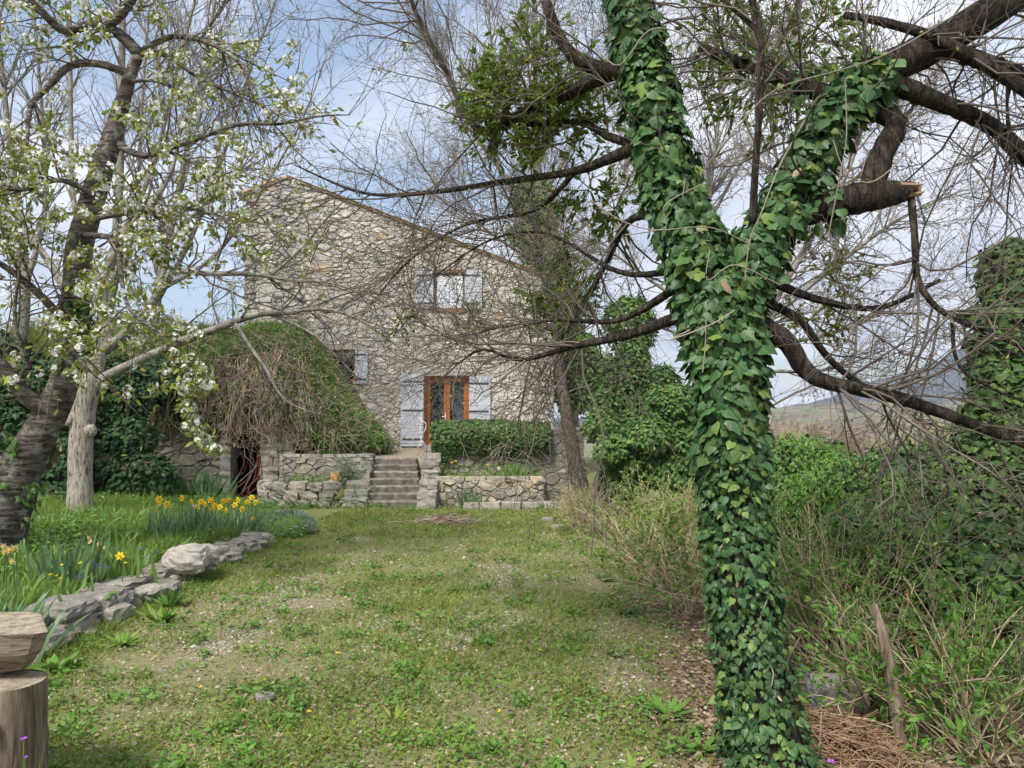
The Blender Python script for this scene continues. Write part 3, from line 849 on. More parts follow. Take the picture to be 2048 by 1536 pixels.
# upper window
x0, x1, z0, z1 = W_up; y = HY + .12
b = Buf(); frame_ring(b, x0, x1, z0, z1, .075, y, y + .08); fr = b.build('window', M['joinery_d'], house)
pane(fr, x0 + .065, x1 - .065, z0 + .065, z1 - .065, y + .04, M['mirror_glass'])
b = Buf(); frame_ring(b, x0 - .09, x1 + .09, z0 - .09, z1 + .09, .09, HY - .06, HY + .02); b.build('window_surround', M['joinery_d'], fr)
# room behind the openings, its darkness put into the wall colour
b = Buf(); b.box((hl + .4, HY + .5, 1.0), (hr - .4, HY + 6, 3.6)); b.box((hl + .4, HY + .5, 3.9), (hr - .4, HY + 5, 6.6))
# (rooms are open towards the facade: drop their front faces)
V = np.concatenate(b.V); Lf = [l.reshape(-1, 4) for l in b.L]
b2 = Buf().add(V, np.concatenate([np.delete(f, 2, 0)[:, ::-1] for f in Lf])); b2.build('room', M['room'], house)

# ------------------------------------------------------------------ steps and garden walls
sx0, sx1 = -2.98, -1.93
steps = thing('stone_steps', 'seven worn dark stone steps climbing to the terrace', 'steps', ((sx0 + sx1) / 2, 16.4, 0))
for k in range(7):
    r = np.random.default_rng(40 + k)
    sh = -.055 * k
    n = 13
    xs_ = np.linspace(sx0 + sh - .04, sx1 + sh + .04, n)
    y0 = 15.6 + .27 * k; z1 = .138 * (k + 1); z0 = .138 * k - .03 if k else -.1
    fy = y0 + .02 * r.normal(0, .5, n); fz = z1 + .012 * r.normal(0, .6, n)
    V = np.concatenate([np.column_stack([xs_, fy + .01, np.full(n, z0)]), np.column_stack([xs_, fy - .012, fz - .03]), np.column_stack([xs_, fy + .012, fz]), np.column_stack([xs_, np.full(n, y0 + .42), fz - .004])])
    i = np.arange(n - 1)
    f = np.concatenate([np.stack([i + a * n, i + 1 + a * n, i + 1 + (a + 1) * n, i + (a + 1) * n], -1) for a in range(3)])
    bb = Buf().add(V, f)
    bb.poly(V[[0, n, 2 * n, 3 * n]], [[0, 1, 2, 3]]); bb.poly(V[[n - 1, 2 * n - 1, 3 * n - 1, 4 * n - 1]], [[3, 2, 1, 0]])
    bb.build('step', M['step'], steps)
def ashlar(thing_, x0, x1, z0, z1, Y, thick, size, aspect, seed, m=None, proud=.03, joint=.008, planes=(), holes=(), core=True, nobj=300, top=True, xf=None):
    ps = rubble(x0, x1, z0, z1, size, aspect, planes, holes, seed, .36)
    face_stones(ps, m or M['wall_stone'], thing_, Y, seed + 1, joint, proud, nobj=nobj, xf=xf)
    r = np.random.default_rng(seed + 5)
    if top and not planes:
        x = x0
        while x < x1 - .05:
            w = min(r.uniform(.28, .55), x1 - x)
            c = np.array([[x + w / 2, Y + thick / 2, z1 + .0]])
            if xf is not None: c = xf(c)
            rock_obj('cap_stone', c[0], (w * .98, thick * 1.12, .12), r, m or M['wall_stone'], thing_, 2, .05, .22)
            x += w
# terrace retaining wall with parapet, right of the steps
tw = thing('terrace_wall', 'grey dry stone terrace wall standing behind the planted bed', 'wall', (0, 17.2, 0))
Buf().box((-1.72, 17.04, -.3), (1.64, 17.44, 1.62)).build('wall_core', M['core'], tw)
ashlar(tw, -1.72, 1.66, -.1, 1.62, 17.04, .4, .25, 1.45, 21)
b = Buf().box((1.30, 17.44, -1), (1.64, 24.0, .97)); b.build('wall_core', M['core'], tw)
ashlar(tw, 17.1, 20.5, -.3, .95, 0,   .3, .28, 1.4, 27, xf=lambda V: np.stack([1.66 - V[:, 1], V[:, 0], V[:, 2]], -1), top=False)
# low bed wall
bw = thing('bed_wall', 'low warm brown rubble wall holding the raised bed beside the steps', 'wall', (-.45, 15.8, 0))
Buf().box((-1.62, 15.72, -.2), (.66, 16.0, .55)).build('wall_core', M['core'], bw)
ashlar(bw, -1.62, .68, -.06, .57, 15.72, .3, .20, 1.45, 31, m=stonemat('warm_bed_stone', [(.36, .30, .21), (.28, .245, .195), (.42, .355, .255), (.31, .285, .235), (.24, .22, .185)], .3, .4))
ashlar(bw, 15.75, 17.0, -.06, .57, 0, .3, .27, 1.5, 33, xf=lambda V: np.stack([.68 - V[:, 1], V[:, 0], V[:, 2]], -1), top=False)
lg = thing('stone_ledge', 'flat mossy stone ledge along the foot of the low bed wall', 'ledge', (0, 15.35, 0))
r = np.random.default_rng(8); x = -1.0
while x < .9:
    w = r.uniform(.25, .5); rock_obj('slab', (x + w / 2, 15.33, .05), (w, .32, .2), r, M['edge_stone'], lg, 2, .06, .25); x += w
# side wall of the steps
ck = thing('step_side_wall', 'stepped pile of pale blocks edging the right of the steps', 'wall', (-1.8, 16.3, 0))
r = np.random.default_rng(9)
for k, (y_, h) in enumerate([(15.45, .36), (15.8, .56), (16.15, .74), (16.5, .92), (16.85, 1.08), (17.2, 1.25)]):
    z = -.06; sh = -.012 * k
    while z < h - .05:
        hh = min(r.uniform(.16, .30), h - z)
        if r.random() < .5 and hh < .26:
            rock_obj('block', (-1.84 + sh, y_, z + hh / 2), (.20, .40, hh * 1.12), r, M['edge_stone'], ck, 2, .06, .25)
            rock_obj('block', (-1.65 + sh, y_, z + hh / 2), (.21, .40, hh * 1.12), r, M['edge_stone'], ck, 2, .06, .25)
        else: rock_obj('block', (-1.75 + sh, y_, z + hh / 2), (.40, .42, hh * 1.12), r, M['edge_stone'], ck, 2, .06, .22)
        z += hh
# wall left of the steps
lw = thing('left_terrace_wall', 'crumbling stone wall left of the steps beneath the brambles', 'wall', (-4.2, 17.2, 0))
Buf().box((-5.3, 16.96, -.2), (-3.2, 17.42, .98)).build('wall_core', M['core'], lw)
ashlar(lw, -5.3, -3.16, -.05, 1.0, 16.96, .46, .25, 1.6, 51)
r = np.random.default_rng(19)
for k, (y_, h) in enumerate([(15.62, .2), (15.95, .34), (16.3, .52), (16.65, .74), (16.95, .9)]):
    z = -.05
    while z < h - .05:
        hh = min(r.uniform(.14, .24), h - z)
        c_ = r.uniform(-.05, .05)
        rock_obj('block', (-3.42 - .04 * k + c_, y_, z + hh / 2), (.30, .38, hh * 1.1), r, M['wall_stone'], lw, 2, .06, .22)
        rock_obj('block', (-3.15 - .04 * k + c_ * .5, y_, z + hh / 2), (.26, .38, hh * 1.1), r, M['wall_stone'], lw, 2, .06, .22)
        z += hh
# little bed in front of the cellar pier
pw = thing('small_bed_wall', 'short curved stone kerb in front of the cellar pier', 'wall', (-4.4, 15.7, 0))
r = np.random.default_rng(12)
cur = spline([(-5.45, 16.5, 0, 0), (-5.25, 15.95, 0, 0), (-4.8, 15.72, 0, 0), (-4.2, 15.66, 0, 0), (-3.66, 15.72, 0, 0)], 60)
for lev, (zc, hh) in enumerate(((.03, .22), (.22, .2), (.40, .2))):
    i = lev * 2
    while i < 56:
        w = r.uniform(.24, .46); n_ = max(3, int(w / 2.1 * 59)); j = min(i + n_, 59)
        a, c = cur[i, :2], cur[j, :2]; mid = (a + c) / 2
        rock_obj('stone', (mid[0], mid[1] + r.normal(0, .03), zc + r.normal(0, .015)), (np.linalg.norm(c - a) * 1.0, .3, hh * r.uniform(.95, 1.3)), r, M['wall_stone'], pw, 4, .12, .42, math.atan2(c[1] - a[1], c[0] - a[0]))
        i = j

# ------------------------------------------------------------------ the cellar in the bank
CY = 17.5
def cp(px, py): p = at(px, py, CY); return p[0], p[2]
ox0, oz1 = cp(459, 873); ox1, _ = cp(523, 985)
cel = thing('stone_cellar', 'low stone cellar front with dark doorway under the bramble bank', 'cellar', (-6.3, CY + .5, 0))
wl0, wl1 = -9.6, cp(592, 900)[0]
Buf().box((wl0, CY + .04, -.2), (ox0 - .01, CY + .5, oz1 + .1)).build('wall_core', M['core'], cel)
Buf().box((ox1 + .01, CY + .04, -.2), (wl1 - .02, CY + .5, oz1 + .1)).build('wall_core', M['core'], cel)
ashlar(cel, wl0, ox0, -.1, oz1 + .02, CY + .04, .4, .30, 1.6, 61, proud=.05, top=False)
# the right pier: coursed blocks
r = np.random.default_rng(14); z = -.05
while z < oz1 + .02:
    hh = min(r.uniform(.15, .24), oz1 + .06 - z)
    if hh < .06: break
    c = ox1 + r.uniform(.3, .6) * (wl1 - ox1)
    for a, d in ((ox1 - r.uniform(0, .05), c), (c, wl1 + r.uniform(-.03, .04))):
        rock_obj('block', ((a + d) / 2, CY + .14, z + hh / 2), ((d - a) * 1.0, .5, hh * 1.1), r, M['wall_stone'], cel, 2, .05, .24)
    z += hh
z = -.05
while z < oz1:
    hh = min(r.uniform(.13, .22), oz1 + .02 - z)
    if hh < .06: break
    rock_obj('block', (ox0 - .07, CY + .16, z + hh / 2), (.28, .5, hh * 1.1), r, M['wall_stone'], cel, 2, .06, .3); z += hh
b = Buf().box((ox0 - .45, CY - .08, oz1 + .0), (ox1 + .35, CY + .45, oz1 + .13)); b.build('lintel', M['timber'], cel)
for k in range(5):
    x = ox0 - .5 + k * .27
    rock_obj('slab', (x, CY + .02, oz1 + .2 + .03 * (k % 2)), (.34, .42, .12), r, M['wall_stone'], cel, 3, .08, .25)
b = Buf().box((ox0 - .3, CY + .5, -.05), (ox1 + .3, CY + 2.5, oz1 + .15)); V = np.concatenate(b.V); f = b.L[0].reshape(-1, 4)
Buf().add(V, np.delete(f, 2, 0)[:, ::-1]).build('chamber', M['room'], cel)  # chamber darkness is painted into its walls
# bent red bars leaning in the doorway
def bar_thing(pts, rad, label, m='red_paint'):
    b_ = Buf(); A = spline([list(p) + [rad] for p in pts], 14); tubes(b_, A[:, :3], A[:, 3], 8, True)
    o = b_.build('bent_metal_bar', M[m], None, True); return tag(o, label, 'metal bar', 'bars leaning in the cellar doorway')
def cpt(px, py, Y): return at(px, py, Y)
bars = [([(462, 975), (480, 945), (489, 925), (489, 900)], 17.55), ([(476, 992), (505, 965), (513, 935), (516, 905)], 17.3), ([(495, 990), (500, 972), (515, 955), (519, 925), (518, 900)], 17.2),
        ([(470, 978), (492, 962), (510, 938), (520, 920)], 17.4), ([(483, 995), (495, 960), (505, 930), (508, 910)], 17.5), ([(465, 960), (478, 950), (490, 940), (500, 905)], 17.6), ([(488, 1000), (500, 985), (513, 975), (517, 950)], 17.25)]
for k, (pp, yy) in enumerate(bars):
    bar_thing([cpt(a, c, yy + .05 * j) for j, (a, c) in enumerate(pp)], .017, 'bent dark red painted metal bar in the cellar doorway')
for k, pp in enumerate([[(478, 965), (500, 945), (516, 930)], [(484, 985), (500, 955), (514, 925)]]):
    bar_thing([cpt(a, c, 17.32 + .04 * j) for j, (a, c) in enumerate(pp)], .014, 'thin grey metal bar among the red bars in the doorway', 'grey_metal')
# log end on the wall
p = at(672, 972, 16.3)
b = Buf(); A = spline([(p[0], p[1], .36, .125), (p[0] + .01, p[1], .5, .12), (p[0], p[1], .70, .122)], 5); tubes(b, A[:, :3], A[:, 3], 12, True, .03)
tag(b.build('wood_block', M['orange_wood'], None, False), 'short orange sawn log standing by the small bed', 'log')

# mound over the cellar: a surface both drawn and planted
def mound(u, v):
    X = -12.5 + u * 9.32
    H = 4.05 + .25 * (fbm(X * .6, X * 0 + 2, 2) - .5)
    t = np.clip((X + 5.7) / 2.55, 0, 1)
    H = np.minimum(H, np.interp(X, [-5.8, -5.3, -4.83, -4.45, -4.07, -3.7, -3.44, -3.19], [4.3, 4.0, 3.5, 2.8, 2.2, 1.8, 1.55, 1.15]))
    z0 = np.where(X < -5.0, oz1 + .16, oz1 + .16 - .55 * sstep(-5.3, -4.3, X))
    z0 = np.minimum(z0, H - .05)
    a = v * math.pi / 2
    lump = .55 * (fbm(X * 1.9, v * 4 + X * .4, 3) - .5)
    Z = z0 + (H - z0) * np.sin(a) + lump
    Yv = CY - .18 + 1.9 * (1 - np.cos(a)) - .25 * np.sin(2 * a) + lump
    # the right end swings back towards the house
    Yv = Yv + 1.0 * t ** 3
    return np.stack([X, Yv, Z], -1)
U, Vv = np.meshgrid(np.linspace(0, 1, 70), np.linspace(0, 1, 22))
P = mound(U, Vv)
h, w = U.shape; ii = np.arange(h * w).reshape(h, w)
back = P[-1].copy(); back[:, 1] = 21.2; back[:, 2] -= .1
b = Buf().add(P.reshape(-1, 3), np.stack([ii[:-1, :-1], ii[:-1, 1:], ii[1:, 1:], ii[1:, :-1]], -1).reshape(-1, 4))
b.add(np.concatenate([P[-1], back]), np.stack([np.arange(w - 1), np.arange(1, w), np.arange(1, w) + w, np.arange(w - 1) + w], -1))
struct(b.build('earth_bank', M['mound'], None, True))

# ------------------------------------------------------------------ the big ivy-clad tree on the right
def wood(tree, name, limbs, m, sides=14, n=26, bumpy=.03, cap=True):
    b_ = Buf()
    for l in limbs:
        A = spline(l, n); tubes(b_, A[:, :3], A[:, 3], sides, cap, bumpy)
    return b_.build(name, m, tree, True)
def twigs(tree, name, sets, m, sides=3):
    b_ = Buf()
    for C, R in sets: tubes(b_, C, R, sides)
    return b_.build(name, m, tree, True, stuff=True)
bt = thing('ivy_clad_tree', 'big dark leaning tree covered in ivy, forking in the right foreground', 'tree', (1.35, 3.95, 0))
trunk = limb([(1552, 1560, 3.85, .21), (1528, 1470, 3.88, .168), (1506, 1330, 3.92, .145), (1486, 1180, 3.95, .138), (1470, 1020, 4.0, .135), (1464, 880, 4.0, .135), (1460, 760, 4.02, .142), (1447, 660, 4.05, .175), (1434, 580, 4.08, .185)], 30)
fl = limb([(1440, 640, 4.06, .175), (1400, 530, 4.1, .145), (1355, 420, 4.15, .122), (1330, 320, 4.2, .112), (1306, 220, 4.25, .108), (1278, 100, 4.3, .105), (1250, -40, 4.35, .10), (1230, -140, 4.4, .11)], 26)
frr = limb([(1450, 620, 4.06, .15), (1508, 510, 4.08, .11), (1560, 430, 4.1, .095), (1612, 335, 4.1, .088), (1672, 235, 4.1, .09), (1755, 150, 4.1, .10), (1860, 95, 4.08, .095), (1980, 25, 4.05, .09), (2090, -50, 4.0, .08)], 26)
b1 = limb([(1560, 440, 4.1, .075), (1650, 412, 4.05, .085), (1740, 393, 4.0, .085), (1800, 385, 3.98, .062), (1830, 378, 3.97, .036)], 16)
b2 = limb([(1738, 398, 4.0, .07), (1762, 310, 4.02, .062), (1792, 245, 4.05, .062), (1730, 208, 4.1, .06), (1640, 185, 4.2, .055), (1560, 155, 4.35, .05), (1490, 130, 4.5, .04), (1400, 95, 4.7, .03)], 20)
b3 = limb([(1780, 165, 4.1, .06), (1880, 205, 4.1, .05), (1980, 250, 4.1, .045), (2070, 330, 4.1, .04)], 12)
b4 = limb([(1860, 90, 4.08, .055), (1960, 120, 4.0, .045), (2080, 165, 3.9, .04)], 10)
b4b = limb([(1690, 30, 4.3, .02), (1790, 50, 4.1, .026), (1900, 90, 3.95, .03), (2070, 190, 3.8, .034)], 10)
hang = limb([(1822, 390, 3.97, .02), (1830, 480, 3.95, .02), (1836, 560, 3.93, .018), (1880, 620, 3.9, .016), (1960, 660, 3.85, .012), (2070, 705, 3.8, .008)], 16)
hang2 = limb([(1905, 640, 3.88, .011), (1913, 720, 3.86, .010), (1960, 765, 3.84, .009), (2070, 812, 3.8, .006)], 10)
low = limb([(1500, 640, 4.06, .06), (1570, 680, 4.0, .052), (1620, 750, 3.95, .044), (1700, 775, 3.9, .036), (1800, 797, 3.85, .034), (1950, 850, 3.8, .028), (2090, 905, 3.75, .02)], 18)
low2 = limb([(1535, 560, 4.1, .03), (1640, 600, 4.2, .022), (1760, 615, 4.3, .016), (1880, 560, 4.4, .01)], 10)
low3 = limb([(1520, 600, 4.1, .028), (1600, 640, 4.2, .024), (1660, 720, 4.3, .02), (1760, 790, 4.4, .015), (1900, 820, 4.5, .008)], 12)
l1 = limb([(1310, 280, 4.2, .05), (1230, 312, 4.4, .036), (1150, 342, 4.7, .026), (1000, 365, 5.2, .022), (860, 385, 5.6, .018), (760, 390, 5.9, .014), (690, 375, 6.1, .011), (590, 330, 6.3, .006)], 20)
l2 = limb([(1275, 150, 4.28, .05), (1190, 135, 4.3, .042), (1140, 105, 4.3, .036), (1112, 60, 4.3, .034), (1092, 2, 4.3, .03)], 12)
l3 = limb([(1270, 130, 4.28, .055), (1200, 155, 4.4, .046), (1140, 185, 4.6, .04), (1060, 215, 4.9, .03), (960, 260, 5.2, .026), (890, 140, 5.4, .02), (830, 20, 5.5, .016), (800, -60, 5.5, .012)], 20)
l4 = limb([(1370, 630, 4.08, .04), (1250, 672, 4.2, .026), (1150, 692, 4.35, .02), (1040, 720, 4.5, .014), (960, 700, 4.7, .008), (880, 760, 4.9, .004)], 16)
l5 = limb([(1360, 570, 4.1, .028), (1240, 640, 4.4, .018), (1110, 640, 4.8, .012), (1000, 655, 5.1, .008), (900, 680, 5.4, .004)], 14)
l6 = limb([(1350, 430, 4.15, .035), (1260, 440, 4.5, .024), (1215, 520, 4.8, .02), (1160, 620, 5.0, .014), (1100, 700, 5.2, .008)], 14)
l7 = limb([(1300, 300, 4.25, .03), (1215, 272, 4.5, .026), (1160, 245, 4.7, .022), (1050, 250, 5.0, .014)], 10)
l8 = limb([(1360, 540, 4.15, .024), (1240, 545, 4.5, .016), (1100, 470, 5.0, .012), (980, 480, 5.4, .009), (860, 560, 5.8, .005)], 14)
l9 = limb([(1150, 342, 4.7, .02), (1070, 420, 5.0, .015), (930, 450, 5.4, .012), (820, 520, 5.8, .008), (740, 610, 6.0, .004)], 14)
suck = limb([(1505, 445, 3.98, .02), (1512, 320, 3.96, .02), (1522, 180, 3.95, .018), (1520, 60, 3.95, .017), (1490, -40, 3.95, .014)], 14)
suck2 = limb([(1522, 70, 3.95, .014), (1480, 30, 4.0, .012), (1420, -20, 4.05, .01)], 8)
limbs_thick = [trunk, fl, frr]
limbs_mid = [b1, b2, b3, b4, b4b, low, l1, l2, l3]
limbs_thin = [hang, hang2, low2, low3, l4, l5, l6, l7, l8, l9, suck, suck2]
wood(bt, 'trunk', [trunk], M['dark_bark'], 20, 40, .035)
for l, s in ((fl, 18), (frr, 18)): wood(bt, 'limb', [l], M['dark_bark'], s, 32, .035)
for l in limbs_mid: wood(bt, 'branch', [l], M['dark_bark'], 12, 28, .05)
for l in limbs_thin: wood(bt, 'branch', [l], M['dark_bark'], 7, 22, .04)
P_, R_ = stackl([l1, l3, l4, l5, l6, l7, l8, l9, b2, b3, b4, b4b, hang, hang2, low, low2, low3, suck, suck2, fl, frr, l2], 24)
g1 = grow(P_, R_, 190, (.5, 1.5), (25, 75), 8, .5, .0075, .4, .02, .2, .25, 1., ymin=3.2, rmin=.004)
# the low left fan of twigs
P2, R2 = stackl([l4, l5, l6, l8, l9], 24)
g1b = grow(P2, R2, 95, (.5, 1.3), (15, 65), 8, .5, .0045, .4, -.01, .16, .3, 1., ymin=3.6, rmin=.003, bias=(-.5, .25, 0))
g2 = grow(*g1, 1700, (.2, .75), (25, 65), 6, .55, .0045, .45, .01, .2, .2, 1., ymin=3.0, rmin=.0022)
g2b = grow(*g1b, 520, (.2, .6), (25, 65), 6, .6, .0035, .5, .02, .2, .1, 1., ymin=3.4, rmin=.0018)
g3 = grow(*g2, 4600, (.08, .32), (25, 65), 4, .7, .0026, .6, .02, .2, .1, 1., ymin=2.9, rmin=.0014)
g3b = grow(*g2b, 1200, (.08, .28), (25, 65), 4, .7, .0022, .6, .03, .2, .1, 1., ymin=3.2, rmin=.0013)
P4, R4 = stackl([b2, b3, b4, b4b, frr, hang, low], 24)
u1 = grow(P4, R4, 90, (.4, 1.3), (25, 80), 8, .4, .008, .4, .0, .2, .3, 1., ymin=3.4, rmin=.004); u2 = grow(*u1, 520, (.15, .6), (25, 65), 6, .55, .0045, .5, .0, .2, .1, 1., ymin=3.2, rmin=.002); u3 = grow(*u2, 1100, (.06, .25), (25, 65), 4, .7, .0028, .6, 0, .2, .1, 1., ymin=3.2, rmin=.0014)
twigs(bt, 'twigs', [g1, g1b, u1], M['twig'], 5)
twigs(bt, 'upper_twigs', [u2, u3], M['twig'], 3)
twigs(bt, 'fine_twigs', [g2, g2b, g3, g3b], M['twig'], 3)
b = Buf(); e, d = ends(np.concatenate([g3[0], g3b[0]]), .4, 1)
e2, d2 = ends(g2b[0][:, ::1], .3, 1); e = np.concatenate([e, e2]); d = np.concatenate([d, d2])
d = nrm(d + randdir(len(d)) * .6)
place(b, *OVAL_S, e, basis(d, randdir(len(d))), rng.uniform(.012, .028, len(d)))
b.build('leaf_buds', M['bud'], bt, False, stuff=True)
# yellow lichen on the upper right branches
b = Buf(); C_ = spline(b4b, 40)[:, :3]
for k in range(11):
    i = rng.integers(3, 38); rock(b, C_[i] + rng.normal(0, .02, 3), rng.uniform(.012, .035, 3), rng, 2, .15, .7)
b.build('lichen', M['lichen'], bt, True, stuff=True)

def tube_surface(L, count, tlo=0, thi=1, rmul=1.0):
    """random points with outward normals on a limb"""
    A = spline(L, 60); P = A[None, :, :3]; T, N, Bn = frames(P)
    t = rng.uniform(tlo, thi, count) * 58.99; i = t.astype(int); f = (t - i)[:, None]
    c = A[i, :3] * (1 - f) + A[i + 1, :3] * f; r_ = A[i, 3] * (1 - f[:, 0]) + A[i + 1, 3] * f[:, 0]
    a = rng.uniform(0, 2 * np.pi, count)
    nn = N[0, i] * np.cos(a)[:, None] + Bn[0, i] * np.sin(a)[:, None]
    return c + nn * (r_ * rmul)[:, None], nn
def ivy_on(limbs, counts, size, out=(.0, .07), thin=None):
    Ps, Ns = [], []
    for L, k, lo, hi in zip(limbs, *counts):
        p, nn = tube_surface(L, k, lo, hi)
        Ps.append(p + nn * rng.uniform(out[0], out[1], k)[:, None]); Ns.append(nn)
    P = np.concatenate(Ps); N = np.concatenate(Ns)
    if thin is not None:
        kp = thin(P); P, N = P[kp], N[kp]
    # each leaf hangs with its tip down and out, its face outward
    d = nrm(np.array([0, 0, -1.]) + N * rng.uniform(.0, .6, len(P))[:, None] + randdir(len(P)) * .75)
    nn = nrm(N + np.array([0, -.1, .5]) + randdir(len(P)) * .6)
    return P, basis(d, nn), size(P), nn
def big_thin(P):
    z = P[:, 2]
    dens = .25 + 1.2 * fbm(P[:, 0] * 7, z * 5, 3)
    dens = np.where(z < 1.9, dens * .85, dens); dens = dens * np.where((P[:, 0] > 1.22 + .06 * (2.5 - z)) & (z < 2.2), .6, 1)
    return rng.random(len(P)) < dens
def big_size(P):
    z = P[:, 2]
    s = np.where(z > 1.55, np.where(rng.random(len(P)) < .18, rng.uniform(.07, .105, len(P)), rng.uniform(.03, .068, len(P))), np.where(rng.random(len(P)) < .1, rng.uniform(.05, .066, len(P)), rng.uniform(.022, .046, len(P))))
    return s
Pi, Bi, Si, Ni = ivy_on([trunk, fl, frr, b1, b2], ([10500, 4600, 2800, 150, 110], [0, 0, 0, 0, .35], [1, 1, .62, .45, .9]), big_size, thin=big_thin)
vis = (Ni[:, 1] < .55) | (rng.random(len(Ni)) < .35)
ivy = thing('climbing_ivy', 'glossy heart shaped ivy leaves climbing the big foreground trunk', 'ivy', (1.35, 3.7, 0))
Pi, Bi, Si, Ni = Pi[vis], Bi[vis], Si[vis], Ni[vis]
sel = rng.random(len(Pi)); a_, h_, dd_ = sel < .55, (sel >= .55) & (sel < .988), sel >= .988
scatter('leaf', *IVY, Pi[a_], Bi[a_], Si[a_], M['ivy'], ivy, 170, 'leaf_mass', Ni[a_], smooth=True)
scatter('leaf', *HEART, Pi[h_], Bi[h_], Si[h_] * .92, M['ivy'], ivy, 130, 'heart_leaf_mass', Ni[h_], smooth=True)
scatter('dead_leaf', *OVAL, Pi[dd_], Bi[dd_], Si[dd_], M['dead'], ivy, 0, 'dead_leaf_mass', Ni[dd_], smooth=True)
b = Buf()
for k in range(11):
    e_ = b1[-1, :3] + rng.normal(0, .018, 3); o_ = e_ - np.array([.08, 0, 0]); t_ = e_ + np.array([rng.uniform(.0, .07), rng.normal(0, .015), rng.normal(.005, .02)])
    tubes(b, np.array([o_, e_, t_]), np.array([.02, .014, .003]), 5, True)
b.build('splintered_end', M['brown_twig'], bt, False)
# small dead vine stems on the bark and pale vines hanging in front
b = Buf()
for L, k in ((trunk, 26), (fl, 8)):
    p, nn = tube_surface(L, k)
    C = np.stack([p + nn * .012, p + nn * .02 + np.array([0, 0, .12]) + rng.normal(0, .015, p.shape), p + nn * .015 + np.array([0, 0, .26]) + rng.normal(0, .025, p.shape)], 1)
    tubes(b, C, np.full((k, 3), .0035), 4)
b.build('stem', M['vine'], ivy, True, stuff=True)
vines = [[(1200, 105, 3.7), (1240, 130, 3.65), (1300, 60, 3.6), (1370, 70, 3.65), (1420, 110, 3.7)], [(1250, 470, 3.75), (1330, 455, 3.7), (1330, 410, 3.68), (1400, 370, 3.7)], [(1180, 400, 3.8), (1240, 440, 3.75), (1310, 460, 3.7), (1420, 455, 3.7), (1500, 490, 3.75)],
         [(1490, 560, 3.75), (1500, 480, 3.7), (1525, 420, 3.68), (1560, 330, 3.68), (1610, 240, 3.7)], [(1690, 160, 3.7), (1693, 270, 3.7), (1680, 350, 3.7), (1655, 480, 3.72)], [(1666, 280, 3.7), (1690, 340, 3.7), (1740, 365, 3.68), (1800, 320, 3.65), (1850, 250, 3.6)],
         [(1380, 660, 3.75), (1340, 680, 3.75), (1420, 650, 3.72), (1470, 620, 3.7)], [(1412, 640, 3.75), (1410, 700, 3.75), (1405, 745, 3.75)], [(1400, 350, 3.8), (1470, 260, 3.75), (1550, 180, 3.7), (1680, 140, 3.65), (1790, 100, 3.6), (1990, -20, 3.5)], [(1420, 500, 3.75), (1415, 560, 3.74), (1470, 530, 3.74), (1560, 570, 3.72)]]
b = Buf()
for v in vines:
    A = spline([list(at(*p)) + [.0032] for p in v], 22); tubes(b, A[:, :3], A[:, 3], 5)
b.build('hanging_vine', M['vine'], ivy, True, stuff=True)

# ------------------------------------------------------------------ mistletoe
def mistletoe(label, balls, nst, leaf, m, nobj=0, base=None):
    """balls: (px,py,Y,rx,rz) in metres"""
    c0 = at(*balls[0][:3]); t = thing('mistletoe', label, 'mistletoe', c0, 'mistletoe clumps in the trees')
    S, Rr, LP, LD = [], [], [], []
    for (px, py, Y, rx_, rz_) in balls:
        c = at(px, py, Y); k = max(12, int(nst * rx_ * rz_ * 8))
        d = randdir(k, -.95, 1)
        C = c + d[:, None, :] * np.linspace(.05, .93, 5)[None, :, None] * np.array([rx_, rx_, rz_]) + rng.normal(0, .03 * rx_, (k, 5, 3)) * np.linspace(0, 1, 5)[None, :, None]
        S.append(C); Rr.append(np.full((k, 5), .0035) * np.linspace(1.5, .8, 5))
    S = np.concatenate(S); Rr = np.concatenate(Rr)
    g = grow(S, Rr, len(S) * 4, (.06, .2), (20, 55), 4, .8, .004, .6, 0, .15, .35, 1)
    b_ = Buf(); tubes(b_, S, Rr, 3); tubes(b_, *g, 3); b_.build('stems', M['mistle_y'], t, True, stuff=True)
    e, d = ends(g[0], .55, 4); e1, d1 = ends(S, .5, 5)
    e = np.concatenate([e, e1]); d = np.concatenate([d, d1])
    d = nrm(d + randdir(len(d)) * .55 + np.array([0, 0, -.15]))
    sc = rng.uniform(.75, 1.2, len(d)) * leaf
    scatter('leaf', *(OVAL if nobj else OVAL_S), e, basis(d, randdir(len(d)) + np.array([0, 0, .6])), sc, m, t, nobj, 'leaf_mass', None, False)
    return t
mistletoe('big round mistletoe ball hanging upper centre left of the trunk', [(1060, 190, 4.9, .40, .34), (1010, 230, 4.95, .26, .26), (1130, 230, 4.85, .26, .24), (1060, 100, 4.9, .2, .2), (1100, 290, 4.9, .22, .16), (955, 180, 5.0, .15, .2)], 60, .056, M['mistle'], 200)
mistletoe('mistletoe thicket between the two forks at the top', [(1540, 130, 5.0, .42, .4), (1440, 70, 5.2, .3, .26), (1620, 80, 4.9, .36, .3), (1660, 190, 4.7, .26, .22), (1580, 240, 5.0, .3, .2), (1400, 180, 5.2, .2, .25), (1480, 20, 5.2, .3, .2)], 24, .058, M['mistle'], 60)
mistletoe('leafy mistletoe hanging left of the trunk at mid height', [(1130, 480, 5.2, .24, .3), (1150, 600, 5.2, .28, .25), (1080, 590, 5.3, .2, .2), (1230, 420, 5.0, .2, .22), (1180, 380, 5.1, .2, .2)], 24, .055, M['mistle'], 60)
mistletoe('small yellowish mistletoe tuft against the house wall', [(800, 640, 6.2, .13, .15)], 60, .035, M['mistle_y'])
